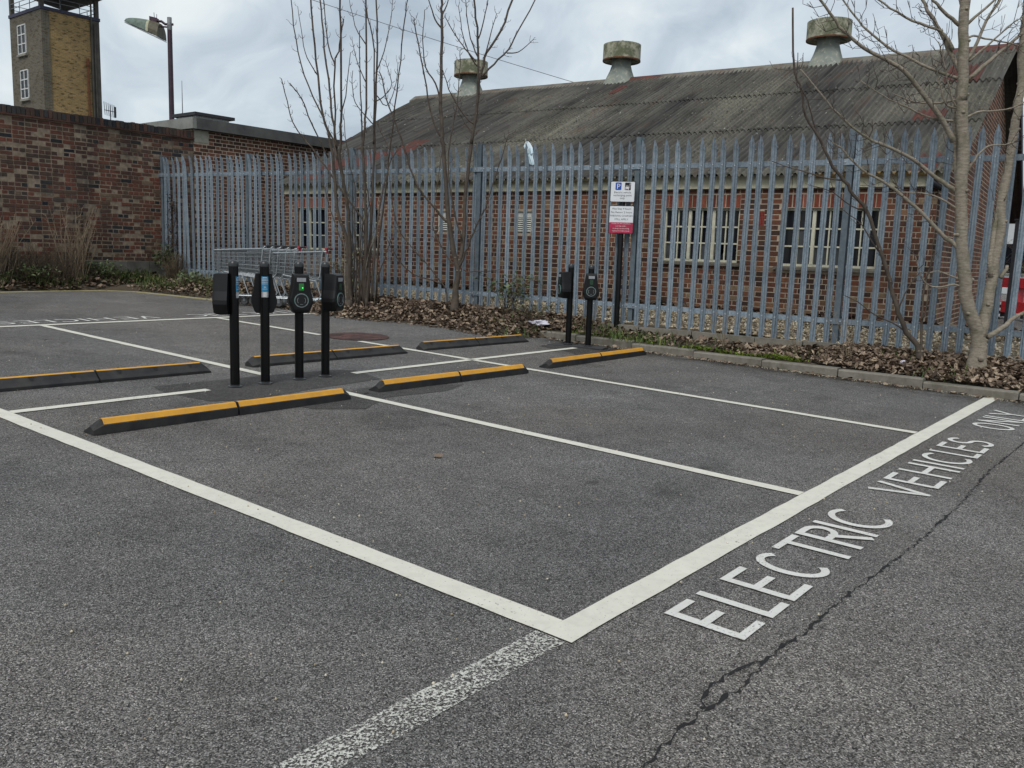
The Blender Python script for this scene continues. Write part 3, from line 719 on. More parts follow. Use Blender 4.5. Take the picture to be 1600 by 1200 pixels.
def window(a, b, c, d, cols, rows, heavy, broken=(), dusty=()):
    f = MB(); ft = .034
    f.span((.055, a, c), (.115, a + ft, d)); f.span((.055, b - ft, c), (.115, b, d))
    f.span((.058, a + ft, d - ft), (.112, b - ft, d)); f.span((.058, a + ft, c), (.112, b - ft, c + ft))
    W_, H_ = (b - a - 2 * ft) / cols, (d - c - 2 * ft) / rows
    for i in range(1, cols):
        u = a + ft + i * W_; hw = .024 if i in heavy else .009
        f.span((.052 if i in heavy else .066, u - hw, c + ft), (.108, u + hw, d - ft))
    for j in range(1, rows):
        z = c + ft + j * H_
        for i in range(cols):
            h0 = .024 if i in heavy else .009; h1 = .024 if i + 1 in heavy else .009
            f.span((.069, a + ft + i * W_ + (h0 if i else 0), z - .011), (.105, a + ft + (i + 1) * W_ - (h1 if i + 1 < cols else 0), z + .011))
    o = f.build('window', 'frame_paint', sh)
    for i in range(cols):
        for j in range(rows):
            if (i, j) in broken:
                u0, u1, z0, z1 = a + ft + i * W_, a + ft + (i + 1) * W_, c + ft + j * H_, c + ft + (j + 1) * H_
                m_ = MB(); m_.add([(.09, u0, z0), (.09, u1, z0), (.09, u1 - .02, z0 + .05), (.09, u0 + .05, z0 + .07), (.09, u0, z0 + .16)], [(0, 1, 2, 3, 4)])
                m_.build('pane', 'old_glass', o); continue
            m_ = MB(); tl = rnd.uniform(-.004, .004)
            u0, u1, z0, z1 = a + ft + i * W_, a + ft + (i + 1) * W_, c + ft + j * H_, c + ft + (j + 1) * H_
            m_.add([(.09 + tl, u0, z0), (.09 - tl, u1, z0), (.09 - tl, u1, z1), (.09 + tl, u0, z1)], [(3, 2, 1, 0)])
            m_.build('pane', 'dusty_glass' if (i, j) in dusty else 'old_glass', o)
    s_ = MB(); s_.prism([(-.05, -.055), (-.05, -.02), (.06, .0), (.06, -.058)], a - .05, b + .05)
    s_.v = [(y, x, z + c - .0) for x, y, z in s_.v]
    s_.build('sill', 'sill_stone', sh)
window(*wins[0], 6, 3, (2, 4), broken=[(1, 0)], dusty=[(2, 0), (5, 0)])
window(*wins[1], 6, 3, (2, 4), dusty=[(4, 0), (2, 0), (3, 0), (4, 1)])
window(*wins[2], 3, 3, (2,), dusty=[(0, 0)]); window(*wins[3], 3, 3, (1,))
for a, b, c, d in louv:
    f = MB(); f.span((.03, a, c), (.10, a + .025, d)); f.span((.03, b - .025, c), (.10, b, d)); f.span((.032, a, d - .10), (.1, b, d)); o = f.build('louvre_vent', 'louvre_white', sh)
    MB().span((.12, a, c), (.14, b, d)).build('vent_back', 'dark_inside', o)
    ms = MB().box((.06, (a + b) / 2, 0), (.05, b - a - .05, .016), rot=Matrix.Rotation(R(28), 3, 'Y')).mesh('slat', 'louvre_white')
    for i in range(7): link('slat', ms, o, (0, 0, c + .03 + i * .036))
f = MB(); a, b, c, d = airb
for i in range(7): f.span((.0, a + i * (b - a) / 6 - .005, c), (.02, a + i * (b - a) / 6 + .005, d))
for j in range(10): f.span((.002, a, c + j * (d - c) / 9 - .005), (.018, b, c + j * (d - c) / 9 + .005))
o = f.build('airbrick', 'airbrick_red', sh); MB().span((.03, a, c), (.05, b, d)).build('airbrick_back', 'dark_inside', o)
# fascia, gutters, pipe
for a, b, w in ((4.25, 12.36, 'cream_paint'), (1.9, 4.243, 'cream_paint'), (-.12, 1.893, 'cream_paint')):
    MB().span((-.062, a, 2.398), (-.030, b, 2.585)).build('fascia_board', w, sh)
MB().span((-.028, -.1, 2.402), (-.002, SL, 2.56)).build('soffit', 'dark_concrete', sh)
def gutter(a, b, m, r=.055):
    mb = MB(); n = 9; vs = []
    for y in (a, b):
        for i in range(n): q = math.pi * (1 + i / (n - 1)); vs.append((-.125 + r * math.cos(q), y, 2.585 + r * math.sin(q)))
        for i in range(n): q = math.pi * (2 - i / (n - 1)); vs.append((-.125 + (r - .006) * math.cos(q), y, 2.587 + (r - .006) * math.sin(q)))
    k = 2 * n; mb.add(vs, [(i, (i + 1) % k, k + (i + 1) % k, k + i) for i in range(k)])
    y = a + .1
    while y < b: mb.span((-.18, y - .012, 2.575), (-.064, y + .012, 2.592)); y += .9
    mb.build('gutter', m, sh)
gutter(4.45, 12.3, 'gutter_paint'); gutter(.02, 1.62, 'orange_gutter', .05)
mb = MB(); mb.tube([(.13, -.07, 2.30), (.13, -.07, .35)], .042, 10); mb.tube([(-.12, .12, 2.50), (-.10, .0, 2.40), (.05, -.07, 2.36), (.13, -.07, 2.30)], .04, 8)
for z in (.9, 1.6, 2.2): mb.lathe([(.052, -.03), (.052, .03)], 10, (.13, -.07, z))
mb.build('downpipe', 'pipe_black', sh, smooth=True)
# roof sheets: corrugated, lapped in four courses
NX, NZ = -(RZ - EZ), RN; ln = math.hypot(NX, NZ); NX, NZ = NX / ln, NZ / ln
def yend(x): return SL + .05 + 1.85 * max(0, x) / RN
def rp(q, y, off): # q 0 at eave (x=-.2) .. 1 ridge
    x = -.20 + (RN + .20) * q; z = EZ + .045 + (RZ - EZ) * (x / RN)
    return (x + NX * off, y, z + NZ * off)
PITCH = .096
def sheet_mesh(y0, y1, q0, q1, lo, hi, extra=0.0, wob=.0):
    n = int(round((y1 - y0) / PITCH * 6)); vs = []; fs = []
    for j, (q, o_) in enumerate(((q0, lo), ((q0 + q1) / 2, (lo + hi) / 2), (q1, hi))):
        for i in range(n + 1):
            y = y0 + (y1 - y0) * i / n; x = -.2 + (RN + .2) * q; y_ = min(y, yend(x))
            vs.append(rp(q + (wob * math.sin(y * 2.3) if j == 0 else 0), y_, o_ + extra + .026 * math.cos(2 * math.pi * y / PITCH)))
    for j in range(2):
        for i in range(n): fs.append((j * (n + 1) + i, j * (n + 1) + i + 1, (j + 1) * (n + 1) + i + 1, (j + 1) * (n + 1) + i))
    mb = MB(); mb.add(vs, fs); return mb
QS = [(0, .34), (.32, .665), (.645, 1.0)]
sw = PITCH * 10; y0 = -.24
bolts = MB(); k = 0
while y0 < 14.4:
    for r, (q0, q1) in enumerate(QS):
        y1 = min(y0 + sw, yend(-.2 + (RN + .2) * q1) + .02)
        if y1 - y0 < .3: continue
        sheet_mesh(y0, y1 + .03, q0, q1, .016 + rnd.uniform(0, .006), 0.0, .004 * (k % 2)).build('roof_sheet', 'asbestos_sheet', sh, True)
        for yy in (y0 + 2 * PITCH, y0 + 5 * PITCH, y0 + 8 * PITCH):
            for qq in (q0 + .012, (q0 + q1) / 2): 
                x_, y_, z_ = rp(qq, yy, .045)
                if yy < yend(x_): bolts.lathe([(.018, -.02), (.018, .0), (.008, .014), (0.0005, .016)], 6, (x_, y_, z_))
    y0 += sw; k += 1
bolts.build('roof_bolt', 'dark_concrete', sh, kind='stuff')
def patch(y0, y1, q0, q1): sheet_mesh(y0, y1, q0, q1, .012, .012, .012, .012).build('rust_red_patch', 'red_sheet', sh, True)
for a in ((11.5, 12.1, .02, .22), (10.9, 11.5, .14, .27), (10.4, 10.9, .24, .38), (13.2, 13.7, .34, .46), (.1, .7, .64, .80), (.3, .75, .33, .41), (.05, .35, .0, .10), (7.45, 7.62, .80, .89)): patch(*a)
# back slope, ridge and verge trims
mb = MB(); mb.add([(RN, -.24, RZ + .03), (RN, 14.4, RZ + .03), (SW + .2, 14.4, EZ - .05), (SW + .2, -.24, EZ - .05)], [(0, 1, 2, 3)])
mb.add([(RN, -.24, RZ - .01), (RN, 14.4, RZ - .01), (SW + .2, 14.4, EZ - .09), (SW + .2, -.24, EZ - .09)], [(3, 2, 1, 0)]); mb.build('back_slope', 'asbestos_sheet', sh)
yy = -.26; k = 0
while yy < 14.2:
    y2 = min(yy + 1.2, 14.3); mb = MB(); o = .003 * (k % 2)
    P = [(RN - .30, RZ - .145), (RN - .29, RZ - .075), (RN - .05, RZ + .075 + o), (RN + .05, RZ + .085 + o), (RN + .30, RZ - .06)]
    n = len(P); mb.add([(x, y, z) for y in (yy, y2 - .002) for x, z in P], [(i, i + 1, n + i + 1, n + i) for i in range(n - 1)])
    mb.build('ridge_tile', 'red_sheet' if (k in (0, 6)) else 'ridge_tile', sh); yy += 1.2; k += 1
mb = MB(); mb.add([(RN + .02, -.30, RZ + .07), (SW + .25, -.30, EZ - .07), (SW + .25, -.30, EZ - .30), (RN + .02, -.30, RZ - .17), (RN + .02, -.255, RZ + .07), (SW + .25, -.255, EZ - .07), (SW + .25, -.255, EZ - .30), (RN + .02, -.255, RZ - .17)],
    [(0, 1, 2, 3), (7, 6, 5, 4), (0, 4, 5, 1), (3, 2, 6, 7), (0, 3, 7, 4), (1, 5, 6, 2)]); mb.build('bargeboard', 'bargeboard', sh)
# ridge ventilators
for s_, lean in ((12.44, .0), (8.02, .01), (3.25, -.01)):
    v = MB(); v.lathe([(.42, -.38), (.41, -.24), (.335, -.02), (.265, .20), (.23, .33), (.23, .56)], 24, tint=.5, sq=[1, 1, .45, .1, 0, 0])
    o = v.build('ridge_ventilator', 'rusty_paint', sh, True, (RN, s_, RZ + .03), (0, lean, 0))
    c = MB(); c.lathe([(.20, .50), (.43, .44), (.445, .44), (.445, .80), (.43, .805), (.12, .82), (.03, .91), (.001, .92)], 28); c.build('cowl', 'mossy_paint', o)
    c = MB(); c.lathe([(.438, .425), (.451, .425), (.451, .455), (.438, .455)], 28); c.build('rim', 'rust', o)
    c = MB(); c.lathe([(.44, -.40), (.43, -.345), (.36, -.335)], 4, sq=None); c.v = [(x * 1.22, y * 1.22, z) for x, y, z in c.v]; c.build('flashing', 'rust', o)
    MB().span((-.56, -.62, -.36), (.1, .62, -.28)).build('saddle', 'ridge_tile', o) if False else None

# ------------------------------------------------------------------ drill tower far behind
tw = thing('brick_tower', 'tall yellow brick tower with grey sides, white framed windows and a railed roof deck', 'tower', (25, 61.5, 0))
MB().span((.52, 0, 0), (3.28, 4.9, 16.45)).build('wall', 'tower_yellow', tw)
MB().span((0, -.03, 0), (.515, 4.9, 16.44)).build('wall', 'tower_grey', tw)
MB().span((3.285, -.05, 0), (3.92, 4.9, 16.44)).build('wall', 'tower_dark', tw)
MB().span((.30, -.07, 0), (.50, -.035, 16.4)).build('quoin_strip', 'tower_grey', tw)
MB().span((-.06, -.10, 16.45), (3.98, 4.95, 16.66)).build('deck_slab', 'slab_blue', tw)
for zc, (a, b) in ((14.83, (2.35, 3.55)), (11.83, (2.25, 3.42))):
    f = MB(); h = .93
    for y in (a, (a + b) / 2, b): f.span((-.08, y - .035, zc - h), (-.002, y + .035, zc + h))
    for z in (-h, -h / 3, h / 3, h): f.span((-.075, a, zc + z - .035), (-.002, b, zc + z + .035))
    o = f.build('window', 'white_trim', tw)
    for i in range(2):
        for j in range(3):
            u0 = a + (b - a) / 2 * i + .05; z0 = zc - h + 2 * h / 3 * j + .05
            m_ = MB(); m_.add([(-.03, u0, z0), (-.03, u0 + (b - a) / 2 - .1, z0), (-.03, u0 + (b - a) / 2 - .1, z0 + 2 * h / 3 - .1), (-.03, u0, z0 + 2 * h / 3 - .1)], [(3, 2, 1, 0)]); m_.build('pane', 'old_glass', o)
    MB().span((-.16, a - .15, zc - h - .2), (0, b + .1, zc - h - .06)).build('sill', 'concrete', tw)
mb = MB(); mb.tube([(3.0, -.12, 3), (3.0, -.12, 13.3)], .07, 8); mb.lathe([(.13, 0), (.13, .28), (.09, .3), (.09, .5)], 8, (3.0, -.12, 13.3)); mb.build('vent_pipe', 'rust', tw)
mb = MB(); mb.tube([(3.33, -.12, 3), (3.33, -.12, 18)], .06, 8); mb.tube([(3.55, -.12, 3), (3.55, -.12, 16.2)], .05, 8); mb.build('downpipe', 'tower_dark', tw)
mb = MB()
for x, y in ((.1, .1), (3.8, .1), (3.8, 4.7), (.1, 4.7)): mb.span((x - .13, y - .13, 16.66), (x + .13, y + .13, 17.9))
mb.build('deck_post', 'tower_dark', tw)
mb = MB()
for z in (17.05, 17.35):
    for a, b in (((0, 0), (3.9, 0)), ((3.9, 0), (3.9, 4.8)), ((3.9, 4.8), (0, 4.8)), ((0, 4.8), (0, 0))): mb.rod((*a, z), (*b, z), .025)
for i in range(4):
    for p_ in ((i * 1.3, 0), (0, i * 1.6), (3.9, i * 1.6)): mb.rod((*p_, 16.6), (*p_, 17.35), .025)
mb.build('railing', 'antenna_grey', tw)
pg = [(-1.2, -1.4), (3.9, -1.6), (4.1, 1.2), (4.0, 5.0), (1.4, 4.0), (-1.2, 1.8)]
mb = MB(); mb.add([(x, y, 17.85) for x, y in pg] + [(x, y, 18.15) for x, y in pg], [tuple(range(5, -1, -1)), tuple(range(6, 12))] + [(i, (i + 1) % 6, 6 + (i + 1) % 6, 6 + i) for i in range(6)]); mb.build('canopy', 'tower_dark', tw)

# ------------------------------------------------------------------ street lamp behind the wall
lp = thing('street_lamp', 'purple lamp post with a large tilted grey floodlight head rising behind the old wall', 'street lamp', (10.95, 21.4, gz(10.95, 21.4)))
zt = 7.53 - gz(10.95, 21.4)
mb = MB(); mb.lathe([(.085, 0), (.075, 3), (.066, zt - .45)], 12); mb.build('pole', 'lamp_purple', lp, True)
mb = MB(); mb.lathe([(.068, zt - .45), (.07, zt - .33), (.07, zt - .32), (.062, zt - .30), (.062, zt - .12), (.0, zt - .11)], 12); mb.build('pole_cap', 'antenna_grey', lp, True)
d = Vector((-.62, .78, 0)); sd_ = Vector((.78, .62, 0)); zb_ = zt - .50
def lq(a, b, c): return tuple(d * a + sd_ * b + Vector((0, 0, zb_ + c)))
mb = MB(); mb.tube([lq(-.1, 0, .20), lq(.12, 0, .20), lq(.22, 0, .27), lq(.36, 0, .27)], .035, 8); mb.tube([lq(.0, 0, .12), lq(.34, 0, .14)], .022, 6)
mb.add([lq(.32, s * .09, z) for z in (.12, .34) for s in (-1, 1)] + [lq(.52, s * .09, z) for z in (.16, .38) for s in (-1, 1)], [(0, 1, 3, 2), (5, 4, 6, 7), (0, 4, 5, 1), (2, 3, 7, 6), (0, 2, 6, 4), (1, 5, 7, 3)]); mb.build('bracket', 'lamp_purple', lp)
# head: half shell, profile along the axis from the tip to the blunt end
def shell(ts, m, nm):
    mb = MB(); n = 12; vs = []
    for t_ in ts:
        a = .22 + (1 - t_) * 1.02; base = -.18 + .42 * (1 - t_) ; top = {0: -.10}.get(t_, 0)
        hh = (.015 + .40 * (t_ ** .55)) * (1 - (.10 * ((t_ - .72) / .28) ** 2 if t_ > .72 else 0)); w_ = .02 + .30 * t_ ** .6
        for i in range(n + 1):
            q = math.pi * i / n; vs.append(lq(a - .0, w_ * math.cos(q), base + hh * math.sin(q) ** .9 * 1.0))
    k = n + 1; mb.add(vs, [(j * k + i, j * k + i + 1, (j + 1) * k + i + 1, (j + 1) * k + i) for j in range(len(ts) - 1) for i in range(n)] + ([tuple((len(ts) - 1) * k + i for i in range(k))] if ts[-1] == 1.0 else [])); mb.build(nm, m, lp, ts[-1] != 1.0)
shell([0, .05, .12, .22, .34, .46, .58, .66], 'lamp_shell', 'lamp_hood'); shell([.66, .73], 'lamp_cream', 'hood_band'); shell([.73, .8, .87, .94, 1.0], 'lamp_brown', 'lamp_back')
mb = MB(); mb.add([lq(1.24, 0, .23), lq(.22, .33, -.192), lq(.22, -.33, -.192), lq(1.24, 0, .205), lq(.22, .33, -.217), lq(.22, -.33, -.217)], [(0, 1, 2), (5, 4, 3), (0, 3, 4, 1), (1, 4, 5, 2), (2, 5, 3, 0)]); mb.build('lamp_glass', 'lamp_glass', lp)
mb = MB(); mb.rod(lq(.42, .02, .34), lq(.43, .02, .50), .008); mb.rod(lq(.34, -.02, .33), lq(.34, -.02, .45), .008); mb.build('bird_spike', 'antenna_grey', lp)

# masts and the overhead cable
ms_ = thing('radio_mast', 'thin whip aerial standing on the flat roof', 'aerial', (9.55, 18.5, 4.02)); mb = MB(); mb.tube([(0, 0, 0), (0, 0, .5), (0.0, 0, 1.22)], [.018, .012, .006], 6); mb.build('mast', 'antenna_grey', ms_)
ta = thing('television_aerial', 'small television aerial showing just above the wall coping beside the tower', 'aerial', (8.5, 20, 0)); mb = MB()
mb.rod((0, 0, .4), (0, 0, 4.62), .012); mb.rod((-.25, -.2, 4.46), (.25, .2, 4.50), .010)
for i in range(6): mb.rod((-.22 + i * .085, -.17 + i * .07, 4.35), (-.24 + i * .085, -.17 + i * .07, 4.66), .007)
mb.rod((.2, .16, 4.36), (.2, .16, 4.62), .03); mb.build('aerial', 'cable_black', ta)
mb = MB(); a, b = Vector((13.0, 29.9, 12.1)), Vector((26.0, 12.0, 5.9)); mb.tube([a.lerp(b, i / 12) - Vector((0, 0, .5 * math.sin(math.pi * i / 12) * .4)) for i in range(13)], .010, 5)
mb.build('overhead_cable', 'cable_grey', None, label='thin black overhead cable crossing the sky above the shed roof', category='cable')
# ------------------------------------------------------------------ branch skeletons (metres)
TREE_BIG=((8.314, 0.233, 0.254),[
 ('t',0.0898,0.0531,[(8.3,0.22,0.24),(8.29,0.24,0.59),(8.18,0.37,0.95),(8.13,0.43,1.32),(8.09,0.48,1.68),(8.06,0.52,2.16),(8.04,0.55,2.64),(8.0,0.6,3.1),(7.99,0.61,3.17),(7.98,0.62,3.5),(7.96,0.65,3.82),(7.95,0.66,4.14),(7.93,0.68,4.52),(7.92,0.7,5.02)]),
 ('t',0.0735,0.0408,[(8.3,0.23,0.57),(8.35,0.2,0.84),(8.38,0.19,1.14),(8.39,0.19,1.29),(8.43,0.17,1.76),(8.44,0.18,2.01),(8.48,0.18,2.43),(8.52,0.15,2.85),(8.53,0.16,3.15),(8.55,0.15,3.33),(8.56,0.18,3.77),(8.57,0.2,4.22),(8.58,0.22,4.68)]),
 ('b',0.0367,0.0245,[(8.35,0.19,1.26),(8.35,0.22,1.49),(8.39,0.22,1.77),(8.43,0.22,2.05),(8.5,0.2,2.45)]),
 ('b',0.0286,0.0204,[(8.42,0.11,1.25),(8.48,0.07,1.39)]),
 ('b',0.0367,0.0163,[(8.39,0.17,0.59),(8.52,0.06,0.69),(8.62,-0.02,0.79),(8.73,-0.11,0.88),(8.96,-0.31,1.07),(9.26,-0.54,1.45)]),
 ('b',0.0408,0.0204,[(8.08,0.49,1.67),(8.1,0.56,2.17),(8.1,0.63,2.58),(8.12,0.68,2.99),(8.15,0.69,3.26),(8.18,0.68,3.44)]),
 ('b',0.0327,0.0122,[(7.99,0.63,3.38),(7.95,0.78,3.67),(7.91,0.91,3.92),(7.87,1.0,4.06),(7.86,1.06,4.18),(7.84,1.14,4.38),(7.84,1.22,4.65)]),
 ('b',0.0286,0.0122,[(7.95,0.69,3.89),(7.82,0.79,3.98),(7.71,0.88,4.07),(7.65,0.93,4.13),(7.51,1.01,4.34)]),
 ('b',0.0245,0.0122,[(8.03,0.61,3.54),(8.06,0.56,3.65),(8.13,0.47,3.94),(8.19,0.38,4.16),(8.24,0.31,4.41)]),
 ('b',0.0286,0.0122,[(8.06,0.58,3.35),(8.26,0.42,3.56),(8.4,0.31,3.72),(8.55,0.18,3.89),(8.77,-0.01,4.07)]),
 ('b',0.0204,0.0082,[(7.99,0.62,3.91),(8.16,0.43,4.16),(8.26,0.33,4.33)]),
 ('b',0.0204,0.0082,[(7.97,0.66,3.35),(7.86,0.86,3.43),(7.75,1.09,3.55),(7.64,1.32,3.69),(7.54,1.52,3.86),(7.48,1.65,4.01),(7.44,1.77,4.18),(7.4,1.86,4.32)]),
 ('b',0.0367,0.0122,[(7.99,0.64,2.69),(7.87,0.73,2.88),(7.69,0.87,3.1),(7.52,1.0,3.29),(7.39,1.11,3.41),(7.14,1.32,3.53),(6.95,1.48,3.65),(6.8,1.61,3.81),(6.64,1.72,3.99),(6.59,1.76,4.1)]),
 ('b',0.0245,0.0082,[(7.93,0.73,3.64),(7.88,0.78,3.74),(7.85,0.83,3.81),(7.8,0.88,3.84),(7.63,1.09,3.92),(7.52,1.23,4.01),(7.39,1.39,4.12),(7.29,1.51,4.21)]),
 ('b',0.0327,0.0082,[(8.08,0.56,2.16),(7.98,0.65,2.23),(7.87,0.77,2.32),(7.67,0.96,2.49),(7.42,1.2,2.62),(7.29,1.33,2.68),(7.09,1.52,2.85),(6.91,1.68,3.05),(6.68,1.89,3.34)]),
 ('b',0.0327,0.0082,[(8.11,0.46,1.5),(8.05,0.54,1.6),(7.97,0.65,1.7),(7.83,0.84,1.92),(7.67,1.05,2.12),(7.55,1.2,2.25),(7.4,1.4,2.37),(7.28,1.56,2.55),(7.19,1.67,2.65)]),
 ('b',0.0163,0.0061,[(8.01,0.6,3.05),(7.94,0.7,3.05),(7.9,0.75,3.11),(7.87,0.79,3.23),(7.85,0.83,3.36),(7.83,0.86,3.49)]),
 ('b',0.0163,0.0061,[(8.02,0.6,3.07),(7.97,0.65,3.06),(7.9,0.69,3.16),(7.78,0.74,3.41),(7.69,0.79,3.59),(7.65,0.81,3.68)]),
 ('b',0.0163,0.0061,[(8.06,0.57,2.94),(8.13,0.45,3.01),(8.19,0.34,3.02),(8.29,0.17,3.05),(8.38,0.02,3.15)]),
 ('b',0.0204,0.0082,[(8.11,0.51,2.37),(8.14,0.46,2.47),(8.17,0.4,2.59),(8.21,0.33,2.66),(8.28,0.23,2.67),(8.35,0.12,2.7)]),
 ('b',0.0163,0.0061,[(7.99,0.61,3.76),(8.05,0.56,3.79),(8.15,0.47,3.77),(8.35,0.29,3.75),(8.48,0.17,3.72)]),
 ('b',0.0163,0.0061,[(8.03,0.58,3.53),(8.18,0.44,3.71),(8.32,0.3,3.9),(8.45,0.18,4.03)]),
 ('b',0.0163,0.0061,[(7.98,0.65,4.01),(7.91,0.71,4.14),(7.84,0.75,4.29)]),
 ('b',0.0163,0.0061,[(8.01,0.63,3.14),(7.92,0.79,3.1),(7.82,0.96,3.1),(7.75,1.08,3.13),(7.67,1.22,3.19)]),
 ('b',0.0163,0.0061,[(7.99,0.67,2.91),(7.86,0.79,2.92),(7.72,0.92,2.96),(7.54,1.08,3.04),(7.37,1.23,3.12),(7.16,1.42,3.26)]),
 ('b',0.0163,0.0061,[(8.06,0.52,1.96),(7.94,0.7,2.09),(7.82,0.87,2.14),(7.68,1.06,2.14)]),
 ('b',0.0163,0.0061,[(8.15,0.43,1.13),(8.07,0.5,1.16),(7.95,0.6,1.13),(7.85,0.7,1.14),(7.76,0.77,1.25),(7.67,0.83,1.46)]),
 ('b',0.0122,0.0061,[(8.15,0.43,1.2),(8.03,0.54,1.26),(7.9,0.64,1.3),(7.81,0.72,1.27)])])
TREE_SAP=((8.316, 0.835, 0.347),[
 ('t',0.0371,0.0124,[(8.3,0.83,0.34),(8.27,0.86,0.44),(8.19,0.96,0.58),(8.11,1.06,0.81),(8.06,1.12,1.02),(8.03,1.17,1.16),(7.96,1.25,1.44),(7.9,1.33,1.67),(7.82,1.43,1.95),(7.72,1.56,2.12),(7.64,1.65,2.28),(7.55,1.76,2.42),(7.48,1.86,2.64),(7.43,1.92,2.76),(7.34,2.04,2.97),(7.29,2.1,3.25),(7.23,2.17,3.44),(7.19,2.23,4.11)]),
 ('b',0.0206,0.0082,[(8.32,0.82,0.35),(8.35,0.84,0.58),(8.39,0.88,0.88),(8.44,0.88,1.17),(8.51,0.86,1.4),(8.55,0.84,1.51)]),
 ('b',0.0124,0.0054,[(8.21,0.96,0.58),(8.07,1.1,0.69),(7.89,1.27,0.79),(7.74,1.41,0.92),(7.62,1.53,0.99)]),
 ('b',0.0124,0.0054,[(8.14,1.07,0.81),(8.14,1.04,0.95),(8.16,0.96,1.17),(8.2,0.88,1.28)]),
 ('b',0.0124,0.0049,[(8.0,1.26,1.45),(7.97,1.37,1.59),(7.93,1.52,1.81),(7.86,1.69,1.95)]),
 ('b',0.0124,0.0049,[(7.64,1.65,2.28),(7.55,1.83,2.3),(7.45,2.01,2.36),(7.36,2.18,2.41),(7.27,2.37,2.48)]),
 ('b',0.0103,0.0049,[(7.44,1.92,2.76),(7.38,1.97,2.91),(7.31,2.02,3.11),(7.24,2.08,3.25),(7.2,2.12,3.3),(7.16,2.12,3.62)]),
 ('b',0.0103,0.0049,[(7.84,1.43,1.95),(7.77,1.59,2.0),(7.68,1.8,2.16),(7.59,1.99,2.22)]),
 ('b',0.0124,0.0049,[(8.32,0.85,0.73),(8.35,0.81,0.96),(8.35,0.81,1.1)])])
